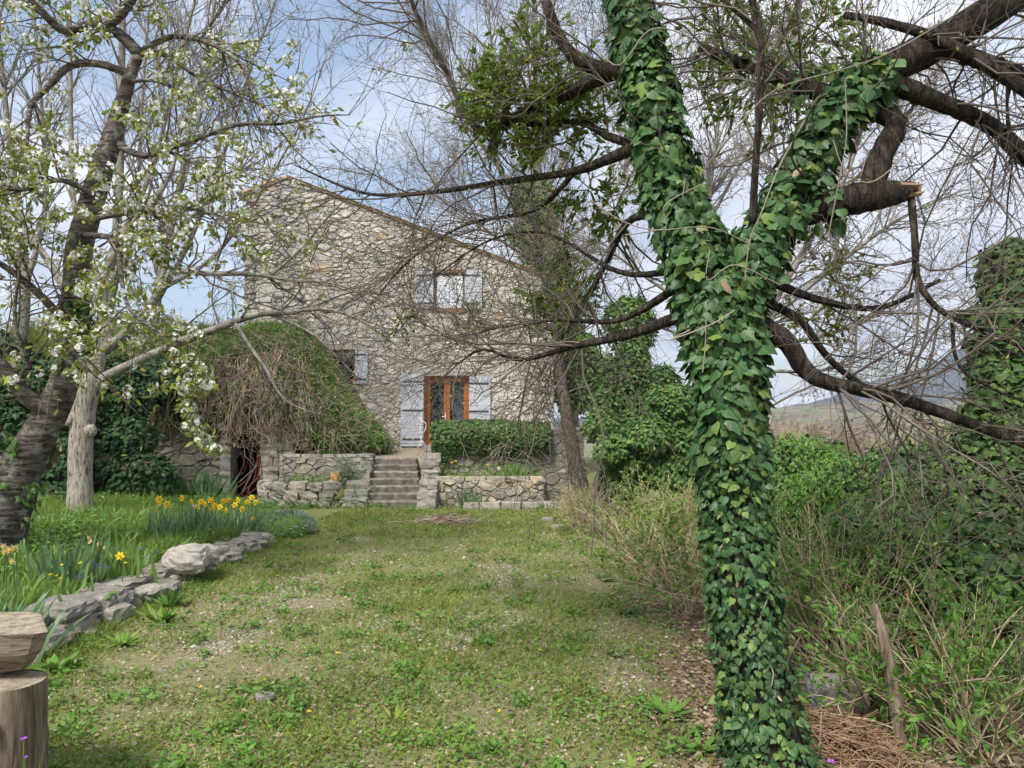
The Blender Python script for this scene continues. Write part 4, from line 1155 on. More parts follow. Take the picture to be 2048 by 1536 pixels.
mistletoe('yellowish mistletoe tuft right of the trunk', [(1665, 560, 5.2, .18, .11), (1620, 640, 5.2, .22, .16), (1690, 610, 5.2, .14, .12)], 34, .04, M['mistle_y'])
mistletoe('small mistletoe tuft below the upper window', [(945, 640, 6.0, .12, .12)], 50, .033, M['mistle_y'])

# ------------------------------------------------------------------ cherry in blossom
ct = thing('cherry_tree', 'cherry tree in white blossom leaning in from the left', 'tree', (-5.9, 8.6, .3))
CYY = 8.6
ctr = limb([(-60, 1130, 8.5, .52), (-2, 1020, 8.55, .34), (42, 930, 8.6, .225), (90, 850, 8.6, .185), (126, 770, 8.6, .16), (148, 690, 8.6, .145), (152, 600, 8.6, .15), (158, 500, 8.6, .15), (180, 415, 8.6, .135), (207, 330, 8.6, .125), (226, 270, 8.6, .11), (245, 205, 8.6, .085), (262, 145, 8.6, .07), (280, 103, 8.6, .062)], 40)
c_l = [
    limb([(278, 108, 8.6, .075), (235, 66, 8.5, .065), (180, 50, 8.4, .055), (130, 62, 8.3, .05), (80, 20, 8.2, .04), (30, -40, 8.1, .03)], 14),
    limb([(210, 55, 8.45, .06), (245, 25, 8.4, .055), (275, -20, 8.4, .045)], 8),
    limb([(284, 102, 8.6, .04), (340, 74, 8.5, .034), (400, 80, 8.4, .03), (450, 103, 8.3, .024), (490, 140, 8.2, .015), (500, 200, 8.2, .008)], 14),
    limb([(290, 98, 8.6, .03), (345, 118, 8.7, .026), (388, 150, 8.8, .022), (450, 180, 8.9, .018), (530, 215, 8.9, .014), (590, 255, 8.9, .007)], 14),
    limb([(262, 150, 8.6, .05), (200, 128, 8.5, .045), (140, 132, 8.4, .042), (95, 175, 8.3, .038), (60, 215, 8.2, .03), (55, 300, 8.1, .015)], 14),
    limb([(238, 290, 8.6, .05), (285, 312, 8.5, .038), (330, 300, 8.4, .03), (410, 272, 8.3, .025), (480, 248, 8.2, .021), (560, 248, 8.2, .017), (640, 232, 8.2, .012), (700, 230, 8.2, .006)], 16),
    limb([(258, 165, 8.6, .025), (300, 160, 8.5, .022), (340, 172, 8.45, .02)], 6),
    limb([(120, 830, 8.6, .11), (60, 800, 8.4, .09), (10, 740, 8.2, .08), (-60, 660, 8.0, .06)], 12),
    limb([(140, 660, 8.6, .05), (90, 600, 8.4, .045), (20, 540, 8.2, .035), (-50, 500, 8.0, .025)], 12),
    limb([(165, 470, 8.5, .04), (230, 480, 8.1, .03), (240, 540, 7.9, .024), (260, 620, 7.8, .018), (330, 680, 7.7, .012), (370, 780, 7.7, .006)], 14),
    limb([(170, 440, 8.6, .04), (230, 430, 8.4, .03), (300, 422, 8.3, .024), (400, 420, 8.2, .02), (470, 455, 8.2, .015), (530, 520, 8.2, .007)], 14),
    limb([(190, 390, 8.5, .035), (120, 360, 8.2, .03), (40, 380, 7.9, .024), (-30, 360, 7.7, .018)], 10),
    limb([(300, 300, 8.5, .02), (300, 380, 8.3, .016), (260, 470, 8.1, .012), (230, 560, 8.0, .007)], 10),
    limb([(150, 560, 8.6, .03), (110, 640, 8.0, .024), (160, 720, 7.7, .016), (200, 760, 7.6, .008)], 10),
    limb([(400, 80, 8.4, .02), (440, 20, 8.4, .014), (470, -40, 8.4, .008)], 8),
    limb([(330, 300, 8.4, .02), (430, 350, 8.3, .015), (510, 420, 8.2, .011), (570, 500, 8.2, .006)], 10),
    limb([(60, 740, 8.1, .03), (30, 640, 7.9, .02), (40, 540, 7.8, .012)], 10),
]
wood(ct, 'trunk', [ctr], M['cherry_bark'], 18, 44, .03)
for l in c_l: wood(ct, 'branch', [l], M['cherry_bark'], 9, 22, .03)
P_, R_ = stackl(c_l, 24)
c1 = grow(P_, R_, 230, (.4, 1.4), (20, 70), 7, .5, .011, .4, -.05, .17, .15, 1., ymin=6.5, rmin=.005)
c2 = grow(*c1, 620, (.18, .6), (20, 60), 5, .6, .006, .5, -.03, .2, .15, 1., ymin=6.5, rmin=.0032)
twigs(ct, 'twigs', [c1], M['twig'], 5); twigs(ct, 'fine_twigs', [c2], M['twig'], 3)
# blossom clusters: several five-petalled flowers
def cluster(k, seed):
    r = np.random.default_rng(seed); V, fs, n = [], [], 0
    for q_ in range(k):
        d = r.normal(size=3); d /= np.linalg.norm(d); d[2] -= .25; d /= np.linalg.norm(d)
        c = d * r.uniform(.35, .6)
        a = np.cross(d, r.normal(size=3)); a /= np.linalg.norm(a); b_ = np.cross(d, a)
        R0 = r.uniform(.2, .28)
        for p in range(5):
            th = p * 2 * math.pi / 5
            u = a * math.cos(th) + b_ * math.sin(th); v = -a * math.sin(th) + b_ * math.cos(th)
            V += [c, c + u * R0 * .65 + v * R0 * .42 + d * R0 * .25, c + u * R0 * 1.05 + d * R0 * .3, c + u * R0 * .65 - v * R0 * .42 + d * R0 * .25]
            fs.append((n, n + 1, n + 2, n + 3)); n += 4
    return np.array(V), np.array(fs)
CL = cluster(9, 3)
e1, d1 = ends(c2[0], .2, 3); e0, d0 = ends(c1[0], .2, 4)
e = np.concatenate([e1, e0])
qq = at_px(e)
keep = (rng.random(len(e)) < np.where((qq[:, 0] < 480) & (qq[:, 1] < 480), .62, np.where(qq[:, 0] < 420, .46, np.where(qq[:, 0] < 600, .24, .06)))) & (fbm(e[:, 0] * 1.3, e[:, 2] * 1.3, 2) > .36) & ~((qq[:, 0] < 420) & (qq[:, 1] > 790))
eb = e[keep] + rng.normal(0, .02, (keep.sum(), 3))
# the hanging spray in front of the bramble bank
hs = limb([(330, 690, 7.7, .006), (370, 740, 7.7, .005), (372, 800, 7.7, .004), (390, 850, 7.7, .004), (430, 905, 7.7, .003)], 12)
hs2 = limb([(345, 700, 7.7, .006), (400, 735, 7.7, .004), (415, 775, 7.7, .003)], 8)
b = Buf()
for h in (hs, hs2): tubes(b, h[:, :3], h[:, 3], 4)
b.build('hanging_spray', M['twig'], ct, True)
ex = np.concatenate([spline(hs, 26)[4:, :3], spline(hs2, 12)[2:, :3]]); ex = np.repeat(ex, 2, 0) + rng.normal(0, .035, (len(ex) * 2, 3))
eb = np.concatenate([eb, ex])
Bb = basis(randdir(len(eb)), randdir(len(eb)))
scatter('blossom', *CL, eb, Bb, rng.uniform(.05, .105, len(eb)), M['petal'], ct, 300, 'blossom_mass', None, False)
b = Buf(); kl = len(eb) * 6
pl = np.repeat(eb, 6, 0) + rng.normal(0, .04, (kl, 3)); dl = nrm(randdir(kl) + np.array([0, 0, -.5]))
place(b, *OVAL, pl, basis(dl, randdir(kl)), rng.uniform(.05, .11, kl))
e2, d2 = ends(c2[0], .3, 2); place(b, *OVAL, e2, basis(nrm(d2 + randdir(len(d2)) * .8), randdir(len(d2))), rng.uniform(.04, .09, len(e2)))
b.build('young_leaves', M['young'], ct, False, stuff=True)
# small ivy on the cherry trunk
Pi, Bi, Si, Ni = ivy_on([ctr, ctr], ([700, 420], [.0, .38], [.24, .58]), lambda P: rng.uniform(.05, .09, len(P)), thin=lambda P: fbm(P[:, 0] * 3, P[:, 2] * 3, 3) > .5)
iv = thing('trunk_ivy', 'small pale ivy clinging to the lower cherry trunk', 'ivy', (-5.6, 8.4, .4))
scatter('leaf', *IVY, Pi, Bi, Si, M['ivy_light'], iv, 40, 'leaf_mass', Ni, False)

# ------------------------------------------------------------------ young walnut with whitewashed trunk
wt = thing('whitewashed_tree', 'young walnut tree with whitewashed trunk beside the cherry', 'tree', at(160, 1020, 12))
wtr = limb([(160, 1035, 12, .205), (160, 980, 12, .185), (161, 900, 12, .175), (164, 860, 12, .18), (166, 820, 12, .19), (172, 785, 12, .2), (184, 745, 12, .16), (200, 700, 12, .12)], 26)
b = Buf(); A = spline(wtr, 40); tubes(b, A[:, :3], A[:, 3], 18, True, .02); b.build('trunk', M['white_bark'], wt, True)
for (kx, ky) in ((138, 840), (180, 862)): rock_obj('knot', at(kx, ky, 11.86), (.17, .16, .2), np.random.default_rng(kx), M['white_bark'], wt, 3, .05, .9)
w_l = [limb([(180, 800, 12, .10), (196, 765, 12, .088), (240, 740, 11.9, .08), (300, 712, 11.8, .074), (360, 685, 11.7, .068), (440, 655, 11.6, .058), (510, 630, 11.5, .05), (580, 625, 11.4, .038), (650, 618, 11.4, .03), (720, 640, 11.4, .02), (790, 690, 11.4, .008)], 30),
       limb([(470, 645, 11.55, .03), (498, 690, 11.4, .028), (530, 735, 11.3, .024), (570, 800, 11.2, .018), (640, 830, 11.2, .008)], 14),
       limb([(540, 628, 11.5, .026), (620, 665, 11.4, .022), (680, 720, 11.4, .014), (720, 760, 11.4, .007)], 14),
       limb([(195, 720, 12, .11), (214, 670, 12.1, .10), (204, 610, 12.2, .095), (215, 540, 12.3, .085), (250, 470, 12.4, .07), (310, 400, 12.5, .05), (350, 320, 12.6, .03), (370, 200, 12.6, .015)], 20),
       limb([(210, 700, 12, .09), (262, 660, 12, .085), (310, 600, 11.9, .07), (345, 545, 11.8, .055), (420, 548, 11.7, .045), (500, 548, 11.6, .036), (580, 560, 11.6, .028), (680, 570, 11.6, .016), (760, 610, 11.6, .007)], 22),
       limb([(300, 610, 11.9, .05), (330, 540, 12, .045), (350, 470, 12, .035), (440, 380, 12, .025), (520, 300, 12, .012)], 14),
       limb([(540, 552, 11.6, .028), (600, 500, 11.5, .024), (650, 440, 11.4, .02), (700, 390, 11.4, .009)], 12),
       limb([(180, 720, 12, .09), (150, 640, 12.2, .08), (120, 560, 12.4, .07), (60, 470, 12.6, .05), (10, 400, 12.8, .03)], 16)]
for l in w_l: wood(wt, 'branch', [l], M['grey_bark'], 9, 26, .03)
P_, R_ = stackl(w_l, 24)
k1 = grow(P_, R_, 120, (.6, 1.9), (25, 70), 8, .5, .018, .35, .015, .2, .3, 1., ymin=9.5, rmin=.008)
k2 = grow(*k1, 420, (.25, .9), (25, 65), 6, .55, .01, .45, .01, .22, .2, 1., ymin=9.5, rmin=.005)
k3 = grow(*k2, 700, (.1, .35), (25, 65), 4, .7, .006, .6, .02, .22, .2, 1., ymin=9.5, rmin=.0035)
twigs(wt, 'twigs', [k1], M['twig'], 5); twigs(wt, 'fine_twigs', [k2, k3], M['twig'], 3)

# ------------------------------------------------------------------ bare pale trees behind
def bare_tree(name, label, limbs, m, mt, n1, n2, n3, len1, up, base, rm=1., ymin=10, group=None, buds=None, budk=0, ang=(18, 50)):
    limbs = [l * np.array([1, 1, 1, .52]) for l in limbs]
    t = thing(name, label, 'tree', base, group)
    wood(t, 'trunk', [limbs[0]], m, 10, 24, .03)
    for l in limbs[1:]: wood(t, 'branch', [l], m, 8, 20, .03)
    P_, R_ = stackl(limbs, 24)
    q1 = grow(P_, R_, n1, len1, ang, 8, .5, .03 * rm, .35, up, .12, .25, 1., ymin=ymin, rmin=.012 * rm)
    q2 = grow(*q1, n2, (len1[0] * .4, len1[1] * .5), (20, 55), 6, .55, .015 * rm, .45, up, .15, .15, 1., ymin=ymin, rmin=.008 * rm)
    q3 = grow(*q2, n3, (len1[0] * .15, len1[1] * .25), (20, 60), 4, .7, .009 * rm, .6, up, .18, .15, 1., ymin=ymin, rmin=.005 * rm)
    twigs(t, 'twigs', [q1], mt, 4); twigs(t, 'fine_twigs', [q2, q3], mt, 3)
    if buds:
        e, d = ends(q3[0], .3, budk); b_ = Buf(); dd = nrm(d + randdir(len(d)))
        place(b_, *OVAL_S, e, basis(dd, randdir(len(d))), rng.uniform(.06, .12, len(d)) * rm); b_.build('buds', buds, t, False, stuff=True)
    return t
bare_tree('bare_tree', 'tall leafless pale grey tree behind the cherry trunk', [limb([(200, 700, 15, .26), (225, 560, 15, .20), (238, 380, 15, .16), (242, 200, 15, .14), (246, 0, 15, .11), (248, -140, 15, .08)], 20), limb([(215, 600, 15, .13), (150, 420, 15.3, .11), (142, 250, 15.5, .09), (140, 60, 15.6, .07), (136, -120, 15.6, .05)], 16), limb([(228, 500, 15, .12), (300, 350, 15.2, .09), (340, 200, 15.4, .07), (390, 0, 15.5, .05), (410, -90, 15.5, .04)], 16)],
          M['grey_bark'], M['twig_pale'], 90, 420, 900, (1.0, 2.6), .06, at(205, 700, 15), .9, 12)
bare_tree('bare_tree', 'leafless grey tree with fanning stems left of the house gable', [limb([(300, 720, 19, .28), (320, 560, 19, .2), (350, 420, 19, .16), (380, 260, 19, .12), (420, 60, 19, .08), (440, -60, 19, .06)], 18), limb([(315, 600, 19, .15), (380, 480, 18.8, .12), (450, 300, 18.7, .09), (500, 140, 18.6, .07), (560, -20, 18.5, .04)], 16), limb([(320, 560, 19, .13), (280, 400, 19.2, .1), (285, 200, 19.4, .08), (300, 0, 19.4, .05)], 16), limb([(320, 580, 19, .12), (420, 520, 19, .09), (500, 420, 18.8, .06), (600, 250, 18.6, .04), (650, 120, 18.6, .02)], 16)],
          M['grey_bark'], M['twig_pale'], 110, 500, 1000, (1.2, 3.0), .06, at(300, 720, 19), 1.1, 15)
bare_tree('bare_tree', 'leafless grey tree at the far left edge', [limb([(40, 700, 17, .28), (50, 560, 17, .22), (30, 380, 17, .16), (10, 200, 17, .12), (-10, 0, 17, .09)], 18), limb([(48, 580, 17, .14), (90, 420, 17, .11), (85, 240, 17, .08), (70, 60, 17, .06), (60, -60, 17, .04)], 16), limb([(46, 540, 17, .12), (-30, 400, 17, .1), (-60, 250, 17, .08)], 12)],
          M['grey_bark'], M['twig_pale'], 80, 360, 800, (1.0, 2.6), .06, at(40, 700, 17), 1., 14)
bare_tree('bare_tree', 'large leafless tree with fine tan twigs right behind the house', [limb([(1150, 860, 28, .4), (1120, 650, 28, .34), (1090, 480, 28, .28), (1075, 300, 28, .22), (1070, 120, 28, .16), (1065, -40, 28, .1)], 20), limb([(1085, 460, 28, .2), (1010, 350, 28, .15), (940, 250, 28, .1), (880, 100, 28, .06), (850, 20, 28, .03)], 16), limb([(1080, 400, 28, .2), (1150, 280, 28, .15), (1220, 120, 28, .1), (1270, -40, 28, .06)], 16), limb([(1075, 330, 28, .15), (1000, 200, 28, .11), (980, 60, 28, .08), (960, -60, 28, .05)], 16), limb([(1095, 500, 28, .18), (1200, 420, 28, .13), (1300, 250, 28, .1), (1390, 100, 28, .06)], 16), limb([(1100, 540, 28, .15), (1000, 480, 27.5, .1), (930, 420, 27, .06), (860, 330, 27, .03)], 16)],
          M['grey_bark'], M['twig_pale'], 280, 2200, 7000, (1.4, 3.2), .05, at(1150, 860, 28), .95, 24, buds=M['bud'], budk=1)
bare_tree('bare_tree', 'twiggy leafless tree with dry seed tufts right of the forked tree', [limb([(1470, 900, 16, .26), (1490, 760, 16, .2), (1540, 620, 16, .16), (1620, 480, 16, .13), (1700, 330, 16, .09), (1740, 180, 16, .06), (1750, 60, 16, .03)], 18), limb([(1535, 640, 16, .12), (1660, 540, 16, .1), (1780, 450, 16, .07), (1880, 400, 16, .04), (1930, 380, 16, .02)], 14), limb([(1510, 700, 16, .1), (1680, 660, 16, .08), (1800, 600, 16, .05), (1890, 560, 16, .03)], 14), limb([(1630, 520, 16, .1), (1570, 380, 16, .08), (1540, 240, 16, .05), (1530, 120, 16, .03)], 14), limb([(1670, 400, 16, .08), (1780, 280, 16, .06), (1860, 160, 16, .03)], 14), limb([(1500, 740, 16, .1), (1650, 740, 16, .06), (1770, 700, 16, .03)], 14)],
          M['grey_bark'], M['twig_pale'], 220, 1500, 4500, (.7, 1.9), .02, at(1470, 900, 16), .85, 13, buds=M['seed'], budk=1, ang=(20, 60))
bare_tree('bare_tree', 'thin leafless tree with yellow buds behind the big trunk', [limb([(1400, 900, 20, .24), (1390, 700, 20, .2), (1400, 500, 20, .16), (1430, 300, 20, .11), (1450, 100, 20, .07), (1460, -40, 20, .04)], 18), limb([(1395, 560, 20, .12), (1320, 420, 20, .09), (1270, 280, 20, .06), (1240, 120, 20, .03)], 14), limb([(1395, 620, 20, .12), (1300, 560, 20, .09), (1200, 480, 20, .05), (1130, 380, 20, .03)], 14), limb([(1410, 460, 20, .1), (1480, 330, 20, .08), (1560, 200, 20, .05), (1600, 60, 20, .03)], 14), limb([(1392, 680, 20, .1), (1280, 640, 20, .07), (1160, 600, 20, .04), (1080, 560, 20, .02)], 14)],
          M['grey_bark'], M['twig_pale'], 220, 1600, 4800, (.9, 2.2), .02, at(1400, 900, 20), .85, 17, buds=M['bud'], budk=2)

# ------------------------------------------------------------------ ivy-clad middle trees
def shell(blobs, k, size, T, m, name, parent, nobj=0, inner=None, flat=.25):
    """leaves over lumpy ellipsoids: (px,py,Y,rx,ry,rz)"""
    Ps, Ns = [], []; bi = Buf()
    area = np.array([x[3] * x[5] for x in blobs]); area = area / area.sum()
    for w_, (px, py, Y, rx_, ry_, rz_) in zip(area, blobs):
        c = at(px, py, Y); n_ = int(k * w_)
        d = randdir(n_); d[:, 1] = np.where(rng.random(n_) < .7, -np.abs(d[:, 1]), d[:, 1])
        rad = 1 + .5 * (fbm(d[:, 0] * 2.5 + px, d[:, 2] * 2.5 + py, 3) - .5) + rng.uniform(-.16, .08, n_)
        Ps.append(c + d * np.array([rx_, ry_, rz_]) * rad[:, None]); Ns.append(nrm(d / np.array([rx_, ry_, rz_])))
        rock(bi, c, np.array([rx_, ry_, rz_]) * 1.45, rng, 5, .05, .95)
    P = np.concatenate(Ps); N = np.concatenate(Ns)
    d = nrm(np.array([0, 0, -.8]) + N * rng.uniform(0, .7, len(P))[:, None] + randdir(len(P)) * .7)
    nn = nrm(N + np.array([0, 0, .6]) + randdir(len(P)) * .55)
    if inner: bi.build('shaded_heart', inner, parent, True, stuff=True)  # added inner body, dark colour imitates the shade between the leaves
    scatter(name, *T, P, basis(d, nn), rng.uniform(size * .7, size * 1.3, len(P)), m, parent, nobj, name + '_mass', nn, False)
mt = thing('leaning_ivy_tree', 'leaning brown tree smothered in ivy behind the yellow shrub', 'tree', at(1205, 1005, 14.5))
wood(mt, 'trunk', [limb([(1195, 1020, 14.5, .25), (1212, 960, 14.5, .22), (1235, 900, 14.6, .2), (1262, 830, 14.8, .18), (1272, 740, 15, .16), (1268, 620, 15, .13)], 18)], M['brown_bark'], 14, 26, .04)
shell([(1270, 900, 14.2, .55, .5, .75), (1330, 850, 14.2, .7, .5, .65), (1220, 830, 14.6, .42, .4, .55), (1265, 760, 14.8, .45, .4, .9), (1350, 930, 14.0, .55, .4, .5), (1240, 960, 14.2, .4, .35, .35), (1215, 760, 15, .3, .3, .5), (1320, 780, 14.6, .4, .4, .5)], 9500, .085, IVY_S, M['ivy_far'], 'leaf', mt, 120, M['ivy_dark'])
shell([(1205, 850, 14.2, .34, .3, .35), (1350, 800, 13.9, .5, .3, .3), (1300, 870, 13.7, .45, .3, .3), (1370, 890, 13.8, .4, .3, .35), (1225, 900, 13.9, .35, .3, .25), (1260, 650, 15.2, .5, .4, .6)], 5200, .08, IVY_S, M['ivy_light'], 'leaf_tuft', mt, 0)
tt = thing('slender_tree', 'slender leaning brown trunk in front of the terrace wall end', 'tree', at(1165, 1000, 15.2))
wood(tt, 'trunk', [limb([(1172, 1010, 15.2, .19), (1152, 940, 15.2, .16), (1140, 870, 15.2, .14), (1128, 800, 15.2, .12), (1120, 740, 15.3, .11), (1108, 640, 15.4, .09), (1080, 520, 15.5, .07), (1060, 380, 15.6, .04)], 22)], M['brown_bark'], 12, 26, .04)
P_, R_ = stackl([limb([(1128, 800, 15.2, .12), (1108, 640, 15.4, .09), (1060, 380, 15.6, .04)], 12)], 24)
q1 = grow(P_, R_, 44, (.7, 2.2), (30, 80), 8, .4, .02, .35, .02, .15, .0, 1, rmin=.01); q2 = grow(*q1, 260, (.3, .9), (25, 60), 6, .5, .01, .4, .02, .18, .1, 1, rmin=.006); q3 = grow(*q2, 700, (.1, .4), (25, 60), 4, .6, .007, .6, .02, .2, .1, 1, rmin=.004)
twigs(tt, 'twigs', [q1, q2, q3], M['twig'], 3)
b = Buf(); e, d = ends(q3[0], .3, 2); place(b, *OVAL_S, e, basis(nrm(d + randdir(len(d))), randdir(len(d))), rng.uniform(.03, .06, len(d))); b.build('leaf_buds', M['bud'], tt, False, stuff=True)
ic = thing('ivy_column', 'tall column of ivy on a trunk behind the house corner', 'ivy', at(1110, 860, 27))
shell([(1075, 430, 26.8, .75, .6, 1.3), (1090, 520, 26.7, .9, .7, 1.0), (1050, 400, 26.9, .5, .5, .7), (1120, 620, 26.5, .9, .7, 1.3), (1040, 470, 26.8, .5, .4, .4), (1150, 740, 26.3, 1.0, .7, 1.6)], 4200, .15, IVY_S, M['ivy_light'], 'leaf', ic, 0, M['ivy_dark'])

# ivy-clad stump on the far right and ivy shrubs of the setting
rc = thing('ivy_column', 'dense dark ivy covering a tall stump at the right edge', 'ivy', at(2010, 1080, 7))
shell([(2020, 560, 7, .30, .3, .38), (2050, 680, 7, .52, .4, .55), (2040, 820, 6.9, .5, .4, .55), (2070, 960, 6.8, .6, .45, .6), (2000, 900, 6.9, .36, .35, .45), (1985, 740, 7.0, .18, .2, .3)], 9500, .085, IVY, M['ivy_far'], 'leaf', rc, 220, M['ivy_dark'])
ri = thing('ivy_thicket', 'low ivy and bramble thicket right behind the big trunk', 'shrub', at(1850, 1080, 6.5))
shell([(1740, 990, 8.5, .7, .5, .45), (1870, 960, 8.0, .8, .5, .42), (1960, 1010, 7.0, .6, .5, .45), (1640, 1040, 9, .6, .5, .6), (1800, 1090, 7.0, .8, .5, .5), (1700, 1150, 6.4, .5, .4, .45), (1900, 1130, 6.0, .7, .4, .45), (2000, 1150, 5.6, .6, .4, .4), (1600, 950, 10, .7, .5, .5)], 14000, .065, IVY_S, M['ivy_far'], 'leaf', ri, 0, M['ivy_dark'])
shell([(1700, 960, 8.2, .6, .4, .3), (1640, 1000, 8.6, .5, .4, .4), (1800, 1020, 7.2, .6, .4, .3), (1590, 930, 9.6, .6, .4, .4)], 5200, .055, OVAL_S, M['fresh'], 'fresh_leaf', ri, 0)
# valley edge shrubs seen between the trunk and the stump
for k, (px, py, Y, w_, h_, lab, mm) in enumerate([(1590, 900, 17, 1.3, 1.0, 'pale green budding shrub behind the big trunk on the slope', 'young'), (1740, 910, 20, 2.0, .9, 'brown and green hedge shrub at the valley edge', 'fresh'), (1880, 900, 13, 1.0, .7, 'bright green shrub left of the ivy stump', 'fresh')]):
    t = thing('slope_shrub', lab, 'shrub', at(px, py + 60, Y))
    c = at(px, py + 70, Y)
    k_ = 70; d0 = nrm(randdir(k_, .2, 1) * np.array([w_, w_ * .6, h_])); S = c + d0[:, None] * (np.linspace(0, 1, 6)[None, :, None] * rng.uniform(.7, 1.2, (k_, 1, 1)) * np.array([w_, w_ * .6, h_ * 1.3])) + rng.normal(0, .04, (k_, 6, 3))
    R_ = np.full((k_, 6), .012)
    s2 = grow(S, R_, 500, (.2, .7), (20, 60), 5, .7, .009, .5, .03, .2, .2, 1, rmin=.006)
    twigs(t, 'stems', [(S, R_), s2], M['twig_tan'], 3)
    e, d = ends(s2[0], .1, 5); b = Buf(); place(b, *OVAL_S, e, basis(nrm(d + randdir(len(d))), randdir(len(d))), rng.uniform(.04, .09, len(d))); b.build('leaves', M[mm], t, False, stuff=True)

for k, (px, py, Y, w_, h_, lab) in enumerate([(1640, 860, 22, 2.4, 1.5, 'bare brown brush along the valley edge behind the big trunk'), (1790, 880, 24, 2.6, 1.3, 'bare brown brush in the middle of the valley edge'), (1900, 880, 19, 1.8, 1.2, 'bare tan brush beside the ivy stump at the valley edge'), (1580, 880, 14, 1.0, .9, 'bare twiggy brush touching the right side of the big trunk')]):
    t = thing('bare_brush', lab, 'shrub', at(px, py + 80, Y))
    c = at(px, py + 90, Y); k_ = 90
    d0 = nrm(randdir(k_, .25, 1)); S = c + np.stack([rng.normal(0, w_ * .45, k_), rng.normal(0, .5, k_), np.zeros(k_)], -1)[:, None] + d0[:, None] * (np.linspace(0, 1, 6)[None, :, None] * rng.uniform(.6, 1.15, (k_, 1, 1)) * np.array([.8, .6, h_])) + rng.normal(0, .04, (k_, 6, 3))
    R_ = np.full((k_, 6), .010)
    s2 = grow(S, R_, 900, (.25, .8), (20, 60), 5, .7, .008, .5, .04, .2, .2, 1, rmin=.006); s3 = grow(*s2, 1500, (.1, .3), (20, 60), 4, .7, .007, .6, .03, .2, .2, 1, rmin=.005)
    twigs(t, 'stems', [(S, R_), s2, s3], M['bramble'], 3)
    e, d = ends(s3[0], .2, 1); b = Buf(); place(b, *OVAL_S, e, basis(nrm(d + randdir(len(d))), randdir(len(d))), rng.uniform(.03, .07, len(d))); b.build('leaf_buds', M['bud'], t, False, stuff=True)

# ------------------------------------------------------------------ brambles on the bank
br = thing('bramble_thicket', 'tangled brown bramble curtain hanging over the cellar bank', 'bramble', (-6, 17.6, 1.8))
K = 1900; n = 9
u = rng.uniform(.30, .985, K); v0 = rng.uniform(.30, 1.0, K); ln = rng.uniform(.10, .70, K)
C = np.empty((K, n, 3)); du = rng.normal(0, .035, K); ph = rng.uniform(0, 6.28, K); am = rng.uniform(.002, .012, K); wv = rng.uniform(2, 9, K)
off = rng.uniform(.03, .30, K) + .45 * np.clip(fbm(u * 30, v0 * 5, 3) - .55, 0, 1)
for k in range(n):
    f = k / (n - 1)
    vv = np.clip(v0 - ln * f, 0, 1); uu = np.clip(u + du * f + am * np.sin(f * wv + ph), 0, 1)
    p = mound(uu, vv)
    over = np.clip(ln * f - v0, 0, 1)          # hang free below the lip
    p[:, 2] -= over * 1.5 * (.4 + .8 * (uu > .60))
    o_ = off * np.sin(np.clip(f * 1.1, 0, 1) * np.pi * .8 + .3)
    p[:, 1] -= o_; p[:, 2] += o_ * .35
    C[:, k] = p + rng.normal(0, .035, (K, 3))
dens = rng.random(K) < np.where(u < .6, .7, 1.0)
C = C[dens]
zmin = np.where((C[..., 0] > ox0 - .1) & (C[..., 0] < ox1 + .1), oz1 - .25, -1)
C[..., 2] = np.maximum(C[..., 2], zmin + .0)
R = np.full(C.shape[:2], .0085) * np.linspace(1.1, .6, n)[None]
b = Buf(); tubes(b, C, R, 3)
cg = grow(C, R, 3200, (.2, .9), (25, 100), 5, .8, .007, .6, -.02, .25, .2, 1, rmin=.005); tubes(b, *cg, 3)
b.build('stems', M['bramble'], br, True, stuff=True)
b = Buf(); K = 52000
u = rng.uniform(.30, 1., K); v = rng.uniform(.0, 1., K)
dn = np.clip(.30 + .95 * sstep(.30, .62, v) + .9 * sstep(.78, .92, u) + 1.9 * (fbm(u * 26, v * 5, 3) - .52), .03, 1)
kp = rng.random(K) < dn; p = mound(u[kp], v[kp]); k = kp.sum()
p += np.stack([rng.normal(0, .05, k), -rng.uniform(.0, .30, k), rng.uniform(0, .22, k)], -1)
place(b, *OVAL_S, p, basis(randdir(k, -.8, .6), randdir(k)), rng.uniform(.05, .11, k))
e, d = ends(cg[0], .3, 1); place(b, *OVAL_S, e, basis(nrm(d + randdir(len(d))), randdir(len(d))), rng.uniform(.04, .08, len(d)))
b.build('leaves', M['fresh'], br, False, stuff=True)
b = Buf(); K = 9000; u = rng.uniform(.0, 1., K); v = rng.uniform(.55, 1., K); p = mound(u, v) + np.stack([rng.normal(0, .05, K), -rng.uniform(0, .15, K), rng.uniform(0, .1, K)], -1)
place(b, BLADE[0], BLADE[1], p, basis(nrm(randdir(K, .2, 1)), randdir(K)), np.stack([rng.uniform(.01, .02, K), rng.uniform(.12, .4, K), rng.uniform(.05, .15, K)], -1))
b.build('dry_grass', M['blade'], br, False, stuff=True)
# long shoots that stand out from the bank
u = rng.uniform(.35, .97, 260); v = rng.uniform(.45, 1., 260); p0 = mound(u, v); d0 = nrm(np.stack([rng.normal(0, .7, 260), -rng.uniform(.1, 1, 260), rng.uniform(.1, 1.1, 260)], -1)); L_ = rng.uniform(.3, .9, 260)
C = np.empty((260, 7, 3)); C[:, 0] = p0
for k in range(1, 7): d0 = nrm(d0 + rng.normal(0, .12, d0.shape) + np.array([0, 0, -.22])); C[:, k] = C[:, k - 1] + d0 * (L_ / 6)[:, None]
b = Buf(); tubes(b, C, np.full((260, 7), .008), 3); b.build('shoots', M['bramble'], br, True, stuff=True)
e, d = ends(C, .1, 14); b = Buf(); place(b, *OVAL_S, e + rng.normal(0, .03, e.shape), basis(nrm(d + randdir(len(d))), randdir(len(d))), rng.uniform(.05, .10, len(d))); b.build('shoot_leaves', M['fresh'], br, False, stuff=True)
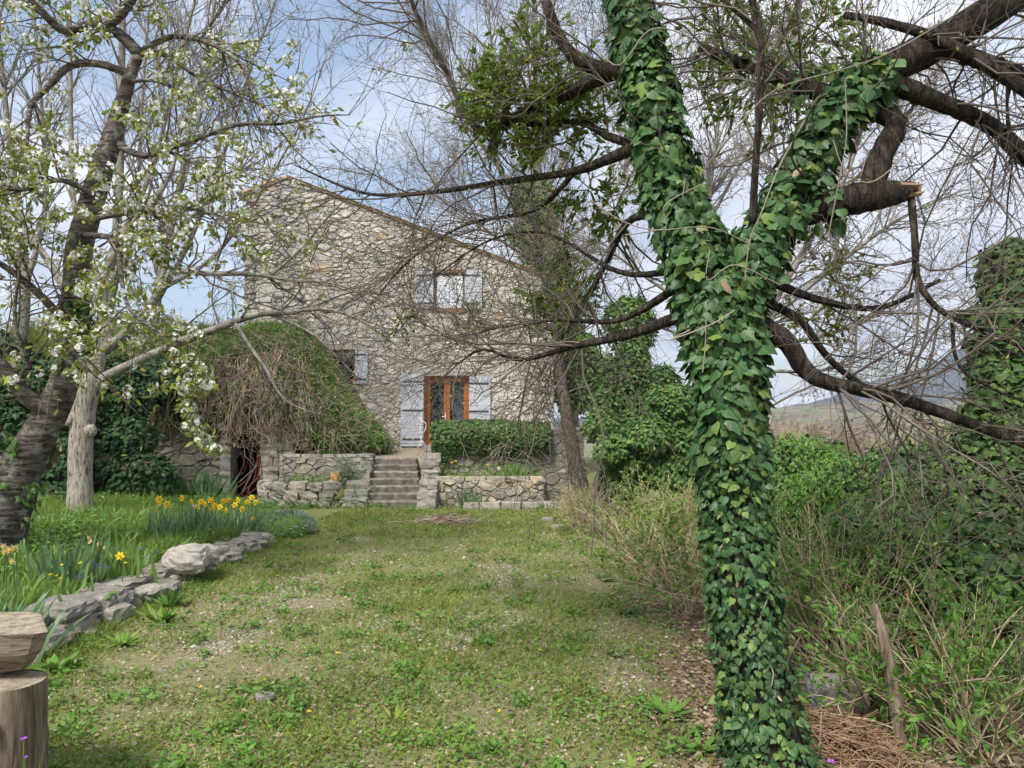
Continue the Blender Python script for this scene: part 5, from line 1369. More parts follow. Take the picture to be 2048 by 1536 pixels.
# grassy slope further back on the left
b = Buf(); K = 16000
X = rng.uniform(-16, -5, K); Y = rng.uniform(18.9, 24, K); Z = ground_h(X, Y)
place(b, BLADE[0], BLADE[1], np.stack([X, Y, Z], -1), basis(nrm(randdir(K, .2, 1)), randdir(K)), np.stack([rng.uniform(.015, .03, K), rng.uniform(.2, .6, K), rng.uniform(.05, .2, K)], -1))
tag(b.build('bank_grass', M['blade'], None, False, stuff=True), 'rough grass on the top of the left bank', 'grass')
# bright shrubs on top of the bank
for (px, py, Y, w_, h_, lab, mm) in [(60, 660, 19.5, 1.6, .9, 'green shrub on the bank at the far left', 'fresh'), (330, 640, 19.6, 1.5, .5, 'low olive shrub on the bank crest', 'weed'), (180, 620, 20.5, 1.4, .8, 'brownish green shrub behind the cherry trunk', 'weed')]:
    t = thing('bank_shrub', lab, 'shrub', at(px, py + 40, Y))
    c = at(px, py + 50, Y); k_ = 60
    d0 = randdir(k_, .1, 1); S = c + d0[:, None] * (np.linspace(0, 1, 6)[None, :, None] * rng.uniform(.6, 1.2, (k_, 1, 1)) * np.array([w_, w_ * .6, h_])) + rng.normal(0, .04, (k_, 6, 3)); R_ = np.full((k_, 6), .012)
    s2 = grow(S, R_, 420, (.2, .6), (20, 60), 5, .7, .009, .5, .03, .2, .2, 1, rmin=.006); twigs(t, 'stems', [(S, R_), s2], M['bramble'], 3)
    e, d = ends(s2[0], .1, 6); b = Buf(); place(b, *OVAL_S, e, basis(nrm(d + randdir(len(d))), randdir(len(d))), rng.uniform(.05, .11, len(d))); b.build('leaves', M[mm], t, False, stuff=True)

# ivy left of the cellar
li = thing('ivy_mass', 'dark ivy bank filling the gap between white trunk and cellar', 'ivy', at(260, 1000, 15.5))
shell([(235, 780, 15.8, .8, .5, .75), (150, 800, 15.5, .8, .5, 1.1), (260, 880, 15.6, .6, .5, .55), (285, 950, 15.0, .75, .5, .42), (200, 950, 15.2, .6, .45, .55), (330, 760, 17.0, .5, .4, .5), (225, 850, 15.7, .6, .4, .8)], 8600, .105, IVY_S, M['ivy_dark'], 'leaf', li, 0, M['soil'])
lf = thing('ivy_mass', 'deep green ivy behind the cherry trunk at the left edge', 'ivy', at(40, 1000, 13.5))
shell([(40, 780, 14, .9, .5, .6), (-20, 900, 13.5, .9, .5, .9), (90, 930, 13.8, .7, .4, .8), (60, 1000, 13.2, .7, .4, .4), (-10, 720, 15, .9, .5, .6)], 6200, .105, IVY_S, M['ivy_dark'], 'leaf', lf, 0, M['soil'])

# ivy over the terrace parapet
K = 5200
X = rng.uniform(-1.80, .84, K); t = rng.random(K)
low_ = .95 + .25 * fbm(X * 1.5 + 4, X * 0, 3) + .12 * sstep(-.2, 1.1, X) - .25 * (1 - sstep(-1.8, -1.0, X))
Z = low_ + (1.80 - low_ + .10 * fbm(X * 3, X * 0 + 1, 2)) * t ** .85
bul = .10 + .16 * np.sin(np.clip(t, 0, 1) * np.pi * .95) + .10 * (fbm(X * 2.5, Z * 3, 3) - .3)
topm = t > .9
Y = np.where(topm, rng.uniform(16.82, 17.5, K), 17.04 - bul * rng.uniform(.75, 1.15, K))
P = np.stack([X, Y, Z], -1); N = np.where(topm[:, None], [[0, -.2, 1.]], [[0, -1, .25]]) + randdir(K) * .5
ti = thing('terrace_ivy', 'thick cushion of dark ivy draped over the terrace parapet', 'ivy', (-.4, 17, 1.0))
d = nrm(np.array([0, -.15, -.8]) + randdir(K) * .7)
scatter('leaf', *IVY_S, P, basis(d, nrm(N)), rng.uniform(.075, .125, K), M['ivy_far'], ti, 200, 'leaf_mass', nrm(N), False)
b = Buf()
for k in range(26):
    x = rng.uniform(-.4, .7); z = rng.uniform(.9, 1.6)
    A = spline([(x, 16.8, z, .006), (x + rng.uniform(-.3, .3), 16.72, z - rng.uniform(0, .3), .006), (x + rng.uniform(-.5, .5), 16.75, z - rng.uniform(.2, .7), .004)], 8); tubes(b, A[:, :3], A[:, 3], 4)
b.build('dead_stems', M['vine'], ti, True, stuff=True)

# white metal plant stand edge by the door
b = Buf(); pts = [(836, 896), (842, 880), (840, 862), (843, 840), (838, 835)]
A = spline([list(at(a, c, 22.6)) + [.016] for a, c in pts], 16); tubes(b, A[:, :3], A[:, 3], 8, True)
A = spline([list(at(a, c, 22.7)) + [.012] for a, c in [(842, 870), (850, 860), (852, 848), (845, 842)]], 12); tubes(b, A[:, :3], A[:, 3], 8, True)
A = spline([list(at(a, c, 22.9)) + [.014] for a, c in [(842, 880), (848, 886), (850, 896)]], 8); tubes(b, A[:, :3], A[:, 3], 8, True)
tag(b.build('white_metal_stand', M['white_paint'], None, True), 'slim curved white metal stand on the terrace by the door', 'stand')
b = Buf(); A = spline([list(at(466, 655, 19)) + [.02], list(at(465, 610, 19)) + [.02], list(at(465, 600, 19)) + [.018]], 4); tubes(b, A[:, :3], A[:, 3], 8, True)
tag(b.build('green_post', mat('green_post_paint', [(.05, .22, .17)], .5, 8, .2), None, True), 'thin green post on the bank left of the house', 'post')

# ------------------------------------------------------------------ shrubs with many stems
def stem_shrub(label, bases, k, h, spread, lean, m, leafm, leaf, nl, r0=.006, arch=-.10, n2=3, cat='shrub', nobj=0, T=OVAL_S, group=None, name='twiggy_shrub', ymin=None):
    bb = np.array(bases, float); t = thing(name, label, cat, bb.mean(0), group)
    i = rng.integers(0, len(bb), k); P0 = bb[i] + rng.normal(0, .06, (k, 3)) * np.array([1, 1, 0])
    d = nrm(np.stack([rng.normal(0, spread, k) + lean[0], rng.normal(0, spread, k) + lean[1], np.ones(k)], -1))
    n = 8; C = np.empty((k, n, 3)); C[:, 0] = P0; L = rng.uniform(.6, 1.15, k) * h
    for q_ in range(1, n):
        d = d + rng.normal(0, .10, (k, 3)); d[:, 2] += arch; d = nrm(d)
        C[:, q_] = C[:, q_ - 1] + d * (L / (n - 1))[:, None]
    if ymin: C[..., 1] = np.maximum(C[..., 1], ymin)
    R = r0 * rng.uniform(.6, 1.3, (k, 1)) * np.linspace(1.1, .45, n)[None]
    s2 = grow(C, R, k * n2, (h * .15, h * .5), (20, 65), 6, .65, r0, .5, .0, .2, .2, 1, rmin=r0 * .35)
    s3 = grow(*s2, k * n2, (h * .06, h * .22), (25, 65), 4, .7, r0, .5, .02, .2, .2, 1, rmin=r0 * .28)
    twigs(t, 'stems', [(C, R), s2], m, 4); twigs(t, 'twigs', [s3], m, 3)
    e, dd = ends(np.concatenate([s3[0][:, ::3], s2[0][:, [0, 5]], ]), .1, nl) if nl else (np.zeros((0, 3)), np.zeros((0, 3)))
    if nl:
        dd = nrm(dd + randdir(len(dd)) * .9)
        scatter('leaf', *T, e, basis(dd, randdir(len(dd)) + np.array([0, 0, .6])), rng.uniform(leaf * .6, leaf * 1.3, len(dd)), leafm, t, nobj, 'leaf_mass', None, False)
    return t
def gp(px, py):
    """ground point under a pixel (flat lawn level)"""
    a = at(px, py, 1.0); dz = a[2] - CH; Y = -CH / dz
    for _ in range(6):
        p = at(px, py, Y); Y *= (CH - ground_h(p[0], p[1])) / (CH - p[2]) if CH - p[2] > 1e-3 else 1
    p = at(px, py, Y); p[2] = ground_h(p[0], p[1]); return p
stem_shrub('straw coloured budding shrub between the lawn and the big trunk', [gp(1255, 1130), gp(1300, 1150), gp(1345, 1190), gp(1385, 1230)], 120, .85, .5, (-.02, .1), M['twig_tan'], M['weed'], .05, 7, .0065, -.07)
stem_shrub('straw coloured twiggy shrub left of the ivy trunk, further back', [gp(1330, 1100), gp(1390, 1120), gp(1290, 1090)], 110, 1.0, .5, (.05, .1), M['twig_tan'], M['weed'], .05, 7, .007, -.07)
stem_shrub('small upright yellowish bush at the end of the stone ledge', [gp(1150, 1060), gp(1160, 1065)], 90, .7, .2, (0, 0), M['twig_tan'], M['bud'], .035, 3, .006, -.01)
stem_shrub('grey green herb bush at the foot of the left step wall', [gp(695, 1008), gp(715, 1010)], 70, .5, .35, (0, 0), M['weed'], M['silver'], .04, 6, .004, -.02)
stem_shrub('low dry twiggy clump beneath the slender tree', [gp(1190, 1062), gp(1215, 1075)], 90, .75, .6, (0, 0), M['bramble'], M['fresh'], .035, 2, .006, -.06)
rs_ = [('tangled straw stemmed shrub just right of the big trunk', [(1650, 1330), (1620, 1300)], 110, 1.15, .55, (.0, .2), 'twig_tan', 'fresh', .05, 5),
       ('green leaved bramble shrub behind the leaning post', [(1760, 1330), (1820, 1330)], 120, 1.1, .5, (.05, .2), 'twig_tan', 'fresh', .06, 6),
       ('budding shrub with grey stems near the right edge', [(1900, 1360), (1960, 1340)], 120, 1.2, .5, (-.1, .1), 'twig', 'fresh', .06, 6),
       ('twiggy shrub in the bottom right corner', [(1950, 1520), (2020, 1480)], 70, .95, .5, (-.15, .1), 'twig_tan', 'fresh', .055, 7),
       ('bright green leafy sapling right of the leaning post', [(1880, 1350)], 16, 1.1, .25, (.0, .1), 'twig_tan', 'fresh', .085, 12),
       ('bright leafy bramble at the right edge in front of the ivy', [(2010, 1350), (2040, 1380)], 60, 1.0, .5, (-.2, .1), 'twig_tan', 'fresh', .065, 8),
       ('leafy shrub with pale stems along the thicket front', [(1840, 1440), (1760, 1430)], 60, .8, .6, (.0, .1), 'twig_tan', 'fresh', .05, 4)]
for lab, pb, k, h, sp_, ln_, ms, ml, lf_, nl in rs_:
    stem_shrub(lab, [gp(*p) for p in pb], k, h, sp_, ln_, M[ms], M[ml], lf_, nl, .0055, -.05, T=OVAL, nobj=40, ymin=2.7)
# larger pale-green sprays in the thicket
# leaning post, rusty pot, concrete block, grey pipes
post = thing('leaning_post', 'weathered split wooden post leaning left in the right thicket', 'post', gp(1800, 1480))
A = spline([list(at(1803, 1490, 4.15)) + [.036], list(at(1790, 1400, 4.2)) + [.034], list(at(1772, 1300, 4.25)) + [.03], list(at(1748, 1208, 4.3)) + [.02]], 14)
b = Buf(); tubes(b, A[:, :3], A[:, 3], 8, True, .06); b.build('post_wood', M['stump'], post, False)
p = at(1762, 1340, 4.6); pot = thing('rusty_pot', 'rusty brown metal container half hidden beside the leaning post', 'container', (p[0], p[1], p[2] - .2))
b = Buf()
A = np.array([(p[0], p[1], p[2] - .24), (p[0], p[1], p[2] - .1), (p[0] - .01, p[1], p[2] + .02), (p[0] - .01, p[1], p[2] + .04)]); tubes(b, A, np.array([.07, .075, .07, .06]), 14, True); b.build('body', M['glaze'], pot, True)
b = Buf(); tubes(b, np.array([(p[0] - .01, p[1], p[2] + .037), (p[0] - .01, p[1], p[2] + .06)]), np.array([.04, .036]), 12, True); b.build('lid', M['grey_metal'], pot, True)
p = at(1690, 1375, 4.7); rock_obj('x', (0, 0, -50), (.1, .1, .1), rng, M['concrete']) if False else None
o = rock_obj('concrete_block', (p[0] - .02, p[1] + .05, p[2] - .09), (.32, .3, .24), np.random.default_rng(77), M['concrete'], None, 5, .06, .45); tag(o, 'pale concrete block half buried among stems right of the trunk', 'block')
b = Buf(); A = spline([list(at(1600, 1330, 4.7)) + [.018], list(at(1612, 1345, 4.6)) + [.018], list(at(1630, 1420, 4.5)) + [.018]], 6); tubes(b, A[:, :3], A[:, 3], 8, True); tag(b.build('grey_pipe', M['grey_metal'], None, True), 'short grey metal pipe just behind the big trunk', 'pipe')
b = Buf(); A = spline([list(at(1815, 1180, 4.6)) + [.006], list(at(1820, 1260, 4.5)) + [.006], list(at(1850, 1330, 4.4)) + [.006], list(at(1850, 1370, 4.35)) + [.006], list(at(1800, 1390, 4.3)) + [.005]], 16); tubes(b, A[:, :3], A[:, 3], 5); tag(b.build('orange_bramble_cane', mat('orange_cane', [(.36, .13, .05)], .7, 8, .3), None, True), 'single arching orange brown cane right of the leaning post', 'cane')
# heap of cut twigs at the trunk foot
def stick_heap(name, label, c, rx_, ry_, h, k, L, m, r_=.004):
    P0 = np.stack([rng.normal(0, rx_ * .5, k), rng.normal(0, ry_ * .5, k), np.zeros(k)], -1)
    P0[:, 2] = h * np.exp(-((P0[:, 0] / rx_) ** 2 + (P0[:, 1] / ry_) ** 2)) * rng.random(k)
    d = nrm(randdir(k, -.25, .25) + np.array([.3, -.3, -.1])); l = rng.uniform(L[0], L[1], k)
    C = P0[:, None] + d[:, None] * (np.linspace(-.5, .5, 4)[None, :, None] * l[:, None, None]) + rng.normal(0, .012, (k, 4, 3))
    C[..., 2] = np.abs(C[..., 2]); C += np.array(c)
    b_ = Buf(); tubes(b_, C, np.full((k, 4), r_) * rng.uniform(.5, 1.4, (k, 1)), 4, True)
    o = b_.build(name, m, None, True, stuff=True); return tag(o, label, 'sticks')
stick_heap('stick_heap', 'heap of brown cut twigs right of the trunk foot', gp(1660, 1500), .32, .45, .16, 950, (.10, .38), M['brown_twig'], .0032)
stick_heap('stick_heap', 'small pile of dry twigs lying on the lawn before the ledge', gp(890, 1045), .5, .25, .12, 160, (.2, .7), M['bramble'], .006)
b = Buf(); p = gp(610, 1056); A = spline([(p[0] - .25, p[1], p[2] + .06, .03), (p[0], p[1] - .1, p[2] + .05, .03), (p[0] + .3, p[1] - .3, p[2] + .02, .02)], 8); tubes(b, A[:, :3], A[:, 3], 8, True, .05); tag(b.build('fallen_branch', M['brown_twig'], None, True), 'short fallen branch at the end of the flower bed', 'branch')

# ------------------------------------------------------------------ dry stone edging of the flower bed
ew = thing('bed_edging_wall', 'low pale limestone edging wall along the left flower bed', 'wall', (-3.75, 8, 0))
r = np.random.default_rng(70)
y = 4.75
while y < 10.9:
    l = r.uniform(.26, .62); hgt = r.uniform(.10, .17); w_ = r.uniform(.30, .46)
    rock_obj('slab', (-3.80 + r.normal(0, .035), y + l / 2, .24 - .018 * (y - 5) - hgt / 2 + r.normal(0, .015)), (w_, l * .97, hgt * 1.15), r, M['edge_stone'], ew, 6, .095, .30, r.normal(0, .12))
    y += l * 1.03
for lev in range(2):
    y = 4.7
    while y < 10.9:
        l = r.uniform(.18, .42)
        rock_obj('stone', (-3.70 + r.normal(0, .05), y + l / 2, -.02 + lev * .085), (.36, l * 1.0, .14), r, M['edge_stone'], ew, 4, .12, .35, r.normal(0, .25)); y += l
p = at(380, 1115, 8.35)
o = rock_obj('boulder', (-3.56, 8.2, .27), (.42, .36, .29), np.random.default_rng(5), M['boulder'], None, 8, .06, .72, .2); tag(o, 'loose pale boulder resting on the edging wall', 'boulder')
o = rock_obj('boulder', (-3.50, 8.55, .25), (.26, .24, .22), np.random.default_rng(6), M['boulder'], None, 7, .06, .72, .6); tag(o, 'smaller grey stone leaning behind the pale boulder', 'boulder')
for (px, py, s_, lab) in [(1095, 1043, .22, 'grey stone in the grass below the ledge'), (1115, 1058, .2, 'second grey stone sunk in grass near the yellowish bush'), (530, 1402, .12, 'flat pale stone lying in the near lawn')]:
    g = gp(px, py); tag(rock_obj('lawn_stone', (g[0], g[1], g[2] + s_ * .12), (s_, s_ * .8, s_ * .5), np.random.default_rng(px), M['edge_stone'], None, 3, .05, .5, .4), lab, 'stone')

# ------------------------------------------------------------------ log bench bottom left
g0 = at(30, 1536, 3.3)
st = thing('log_stump', 'upright weathered stump carrying the half log at the left corner', 'stump', (-2.2, 3.2, 0))
cxs, cys = at(2, 1450, 3.25)[0], 3.28
A = spline([(cxs, cys, -.1, .178), (cxs, cys, .2, .165), (cxs, cys, .44, .155), (cxs, cys, at(40, 1375, 3.2)[2], .152)], 12)
b = Buf(); tubes(b, A[:, :3], A[:, 3], 22, False, .012); b.build('bark', M['stump'], st, True)
e = A[-1]; a_ = np.linspace(0, 2 * np.pi, 23)[:-1]
Buf().poly(np.column_stack([e[0] + np.cos(a_) * .150, e[1] + np.sin(a_) * .150, np.full(22, e[2] - .002) + .004 * np.sin(a_ * 3)]), [list(range(22))]).build('sawn_top', M['cut_wood'], st)
rock_obj('knot', (cxs + .03, cys - .158, e[2] - .15), (.09, .05, .07), np.random.default_rng(3), M['stump'], st, 3, .06, .9)
zs0 = e[2] + .003; zs1 = at(30, 1255, 3.35)[2]
lgx = at(4, 1290, 3.3)[0]
sl_ = thing('log_bench', 'half log bench with a flat sawn top resting on the stump', 'log', (lgx - .6, 3.35, zs0))
prof = [(-.24, .0), (-.225, -.12), (-.15, -.23), (-.06, -.27), (.06, -.27), (.15, -.23), (.225, -.12), (.24, .0)]
hh = zs1 - zs0
V, fs = [], []
xs_ = [lgx - 1.6, lgx - .9, lgx - .4, lgx - .12, lgx - .04, lgx]
shr = [1, 1, 1, .97, .9, .72]
for x, s_ in zip(xs_, shr):
    for (yy, z_) in prof: V.append((x - (.05 if z_ < -.2 else .02 if z_ < -.05 else 0) * (x > lgx - .2) - (yy - .24) * .45, 3.42 + yy * s_ * .85, zs1 + z_ / .27 * hh * (1 if s_ > .95 else s_ + .05)))
m_ = len(prof)
for i in range(len(xs_) - 1):
    for j in range(m_ - 1): fs.append((i * m_ + j, i * m_ + j + 1, (i + 1) * m_ + j + 1, (i + 1) * m_ + j))
bb = Buf().add(V, np.array(fs)); bb.poly([V[(len(xs_) - 1) * m_ + j] for j in range(m_)], [list(range(m_))]); bb.build('log_body', M['log'], sl_, False)
top = [(V[i * m_][0], V[i * m_][1], zs1 + .002) for i in range(len(xs_))] + [(V[i * m_ + m_ - 1][0], V[i * m_ + m_ - 1][1], zs1 + .002) for i in reversed(range(len(xs_)))]
Buf().poly(top, [list(range(len(top)))]).build('sawn_top', M['cut_wood'], sl_)

# ------------------------------------------------------------------ lawn, weeds, gravel, litter
def spread(K, y0, y1, pw=1.4, xl=-3.7, xr=6.0):
    """points on the ground, denser near the viewer, only where the view reaches"""
    t = rng.random(K); a = 1 - pw
    Y = (y0 ** a + t * (y1 ** a - y0 ** a)) ** (1 / a)
    lo = np.maximum(xl, -.75 * Y); hi = np.minimum(xr, .75 * Y)
    X = lo + rng.random(K) * (hi - lo)
    return X, Y
def lawn_green(X, Y):
    g = .30 + 1.9 * (fbm(X * 1.1 + 20, Y * 1.1, 5) - .38)
    g = np.where(Y > 11.5, np.maximum(g, .8), g)
    g = g * (1 - .85 * gravel_mask(X, Y)) * (1 - .75 * litter_mask(X, Y))
    g = np.where((Y > 15.3) & (X < 1.5), 0, g); g = np.where((Y > 16.0) & (X < 1.8), 0, g)
    g = np.where(X < -3.5, 0, g)
    edge = sstep(-2.9, -3.5, X) * .6
    return np.clip(g + edge * (Y < 11.5), .02, 1)
def tuft_dirs(k, lo=.55): return randdir(k, lo, 1)
X, Y = spread(320000, 2.6, 17, 1.4)
kp = rng.random(len(X)) < lawn_green(X, Y) ** 1.1; X, Y = X[kp], Y[kp]; k = len(X)
b = Buf(); s = (.55 + .7 * fbm(X * 2.5, Y * 2.5, 2)) * np.clip(.8 + Y * .03, .8, 1.3)
place(b, BLADE[0], BLADE[1], np.stack([X, Y, ground_h(X, Y) - .003], -1), basis(tuft_dirs(k, .35), randdir(k)), np.stack([rng.uniform(.004, .008, k) * (1 + Y * .06), rng.uniform(.025, .085, k) * s, rng.uniform(.01, .03, k)], -1))
tag(b.build('lawn_grass', M['blade'], None, False, stuff=True), 'thin patchy mossy grass of the lawn', 'grass')
X, Y = spread(120000, 2.6, 15, 1.4)
kp = rng.random(len(X)) < lawn_green(X, Y) * .9 * (fbm(X * 3 + 7, Y * 3, 3) > .42); X, Y = X[kp], Y[kp]; k = len(X)
b = Buf(); place(b, *OVAL_S, np.stack([X, Y, ground_h(X, Y) + rng.uniform(.005, .03, k)], -1), basis(randdir(k, -.1, .5), randdir(k, .5, 1)), rng.uniform(.014, .042, k))
tag(b.build('lawn_clover', M['weed'], None, False, stuff=True), 'small flat weeds and clover in the lawn', 'weeds')
# brighter weed patches
K = 420; X0, Y0 = spread(K, 2.7, 15, 1.2, -3.4, 2.6); kk = rng.integers(25, 70, K)
rad = rng.uniform(.05, .22, K); X = np.repeat(X0, kk) + rng.normal(0, .5, kk.sum()) * np.repeat(rad, kk); Y = np.repeat(Y0, kk) + rng.normal(0, .5, kk.sum()) * np.repeat(rad, kk)
kp = (X > -3.5) & (Y < 15.2) & (rng.random(len(X)) > .6 * litter_mask(X, Y)); X, Y = X[kp], Y[kp]; k = len(X)
b = Buf(); place(b, *OVAL_S, np.stack([X, Y, ground_h(X, Y) + rng.uniform(.004, .05, k)], -1), basis(randdir(k, -.1, .8), randdir(k, .3, 1)), rng.uniform(.02, .06, k))
tag(b.build('lawn_weed_patches', M['fresh'], None, False, stuff=True), 'brighter green weed patches dotted over the lawn', 'weeds')
# grass creeping over the edging stones
b = Buf(); K = 5200; Y = rng.uniform(4.6, 11.2, K); X = np.where(rng.random(K) < .5, -3.46 + rng.normal(0, .06, K), -4.0 + rng.normal(0, .07, K)); Z = ground_h(X, Y) + np.where(X < -3.8, .02, -.01)
place(b, BLADE[0], BLADE[1], np.stack([X, Y, Z], -1), basis(tuft_dirs(K, .4), randdir(K)), np.stack([rng.uniform(.004, .008, K), rng.uniform(.05, .2, K), rng.uniform(.03, .08, K)], -1))
tag(b.build('edging_grass', M['lush'], None, False, stuff=True), 'grass tufts growing along both sides of the edging stones', 'grass')
# leaf litter
X, Y = spread(60000, 2.6, 14, 1.5, -3.6, 5.5)
kp = rng.random(len(X)) < np.clip(litter_mask(X, Y) * .9 + .35, 0, 1); X, Y = X[kp], Y[kp]; k = len(X)
b = Buf(); place(b, *OVAL_S, np.stack([X, Y, ground_h(X, Y) + rng.uniform(.004, .03, k)], -1), basis(randdir(k, -.35, .35), randdir(k, .3, 1)), rng.uniform(.012, .045, k) * (1 + .5 * litter_mask(X, Y)))
tag(b.build('leaf_litter', M['dead'], None, False, stuff=True), 'brown fallen leaves under the shrubs at the lawn edge', 'leaves')
# gravel
X, Y = spread(46000, 2.6, 14, 1.5, -3.5, 3)
kp = rng.random(len(X)) < np.clip(gravel_mask(X, Y) * 1.0 + .10, 0, 1); X, Y = X[kp], Y[kp]; k = len(X)
oc = np.array([(1, 0, 0), (0, 1, 0), (-1, 0, 0), (0, -1, 0), (0, 0, .7), (0, 0, -.5)], float); of = np.array([(0, 1, 4), (1, 2, 4), (2, 3, 4), (3, 0, 4)])
b = Buf(); place(b, oc, of, np.stack([X, Y, ground_h(X, Y) + .003], -1), basis(randdir(k, -.15, .15), randdir(k, .8, 1)), rng.uniform(.004, .010, k) * (1 + Y * .07) * np.where(rng.random(k) < .02, 2.2, 1))
tag(b.build('gravel', M['pebble'], None, False, stuff=True), 'pale gravel showing through the worn lawn', 'gravel')
# lush grass and plants of the left bed
t_ = rng.random(62000); Y = 4.2 + 10 * t_ ** 1.25; X = -3.98 - rng.random(len(Y)) * np.clip(.70 * Y - 3.0, .4, 6.5)
k = len(X); b = Buf(); s = .45 + 1.1 * fbm(X * 1.2 + 9, Y * 1.2, 3)
place(b, BLADE[0], BLADE[1], np.stack([X, Y, ground_h(X, Y) - .01], -1), basis(tuft_dirs(k, .55), randdir(k)), np.stack([rng.uniform(.004, .009, k), rng.uniform(.10, .30, k) * s, rng.uniform(.03, .10, k)], -1))
tag(b.build('bed_grass', M['lush'], None, False, stuff=True), 'lush bright grass filling the left flower bed', 'grass')
Y = 4.2 + 12 * rng.random(44000) ** 1.1; X = -3.95 - rng.random(len(Y)) * np.clip(.72 * Y - 3.0, .4, 7); k = len(X)
kp = fbm(X * 1.5, Y * 1.5, 3) > .42; X, Y = X[kp], Y[kp]; k = len(X)
b = Buf(); place(b, *OVAL_S, np.stack([X, Y, ground_h(X, Y) + rng.uniform(.02, 1, k) * (.06 + .42 * np.clip(fbm(X * 1.1 + 3, Y * 1.1, 3) - .3, 0, 1))], -1), basis(randdir(k, -.3, .7), randdir(k, .2, 1)), rng.uniform(.03, .085, k))
tag(b.build('bed_ground_cover', M['fresh'], None, False, stuff=True), 'leafy ground cover among the spring flowers', 'ground cover')
# terrace bed plants and weeds at the foot of the walls
b = Buf()
for (n_, x0, x1, y0, y1, z_, hh) in [(900, -1.6, .65, 15.95, 16.9, .6, .28), (700, -5.0, -3.6, 15.9, 16.9, .42, .2), (900, -5.6, -3.0, 15.25, 15.65, 0, .16), (800, -3.2, 1.2, 15.1, 15.6, 0, .13), (500, -4.6, -3.2, 15.4, 16.2, 0.05, .4)]:
    P = np.stack([rng.uniform(x0, x1, n_), rng.uniform(y0, y1, n_), z_ + rng.random(n_) ** 1.5 * hh], -1)
    place(b, *OVAL_S, P, basis(randdir(n_, -.4, .7), randdir(n_)), rng.uniform(.03, .075, n_))
tag(b.build('wall_foot_weeds', M['fresh'], None, False, stuff=True), 'leafy weeds along the foot of the terrace walls', 'weeds')
b = Buf(); p = gp(570, 1075); K = 2600
d = randdir(K, .05, 1); P = np.array([p[0] - .05, p[1] + .3, 0.05]) + d * np.array([.42, .5, .30]) * rng.uniform(.75, 1.05, (K, 1))
place(b, *LANCE, P, basis(nrm(d + randdir(K) * .6), randdir(K)), rng.uniform(.04, .09, K))
t = thing('silver_cushion_shrub', 'silvery grey cushion shrub at the end of the flower bed', 'shrub', (p[0], p[1] + .3, 0)); b.build('foliage', M['silver'], t, False, stuff=True)
bi = Buf(); rock(bi, (p[0] - .05, p[1] + .3, .08), (.72, .85, .5), rng, 5, .03, .95); bi.build('shaded_heart', M['weed'], t, True)

# weeds with leaves one can pick apart
def rosette(label, p, k, L, w, m, name='leafy_weed', up=(.25, .8), T=LANCE, cat='weed', group=None, wid=1.):
    t = thing(name, label, cat, p, group)
    for T_ in (T,):
        me = Buf().add(T_[0] * np.array([w * .75, 1, 1]), T_[1], T_[0]).mesh('leaf', m, True, True)
    k = int(k * 1.6); L = L * .62
    for i in range(k):
        a = i * 2.4 + rng.uniform(-.4, .4); z = rng.uniform(*up)
        d = np.array([[math.cos(a) * math.sqrt(1 - z * z), math.sin(a) * math.sqrt(1 - z * z), z]])
        B = basis(d, np.array([[0, 0, 1.]]) if z < .9 else np.array([[math.cos(a), math.sin(a), .2]]))[0]
        link('leaf', me, t, mat4(B, np.array(p) + np.array([math.cos(a), math.sin(a), 0]) * .02, L * rng.uniform(.65, 1.15)))
    return t
for (px, py, k, L, w, up, lab, m_) in [(320, 1245, 14, .34, 1.2, (.45, .95), 'tall leafy weed growing against the edging wall middle', 'weed'), (345, 1215, 12, .3, 1.6, (.5, .97), 'upright broad weed against the edging wall', 'fresh'), (245, 1290, 14, .26, 1.4, (.2, .8), 'spreading weed at the wall foot near its front', 'weed'), (110, 1340, 16, .26, 2.4, (.2, .85), 'round leaved weed beside the log seat', 'fresh'), (60, 1390, 12, .22, 2.4, (.2, .85), 'round leaved weed low beside the stump', 'fresh'),
                                      (790, 1440, 16, .15, 1.1, (.35, .9), 'grassy green tuft in the near lawn', 'blade'), (1340, 1430, 12, .26, 1.5, (.3, .85), 'large dandelion rosette left of the trunk foot', 'fresh'), (1400, 1500, 12, .24, 1.6, (.25, .8), 'broad dandelion rosette at the bottom by the trunk', 'fresh'), (1270, 1540, 10, .18, 1.5, (.2, .7), 'dandelion rosette at the bottom edge', 'weed'), (1210, 1160, 12, .2, 2.2, (.2, .7), 'dark leafy weed at the lawn edge by the straw shrub', 'ivy_far'),
                                      (1260, 1230, 12, .22, 2.2, (.2, .8), 'dark leafy weed in the fallen leaves', 'ivy_far'), (700, 1290, 10, .12, 1.4, (.2, .7), 'small green weed in mid lawn left', 'weed'), (900, 1330, 10, .11, 1.4, (.2, .7), 'small green weed in mid lawn', 'weed'), (1060, 1300, 10, .12, 1.2, (.3, .8), 'small grassy weed right of the lawn centre', 'weed'), (500, 1300, 10, .14, 1.3, (.2, .7), 'small green weed on the near left lawn', 'weed'),
                                      (660, 1375, 9, .10, 1.4, (.2, .7), 'tiny rosette weed low in the lawn', 'weed'), (1150, 1370, 12, .15, 1.6, (.2, .7), 'green weed patch near the lawn right', 'weed'), (1230, 1310, 10, .13, 2.0, (.2, .7), 'round leaved weed beside the leaf litter', 'ivy_far'), (930, 1480, 10, .12, 1.4, (.2, .7), 'small rosette near the bottom centre', 'weed'), (440, 1480, 10, .12, 1.6, (.2, .7), 'small rosette near the bottom left', 'weed')]:
    rosette(lab, gp(px, py), k, L, w, M[m_], up=up)
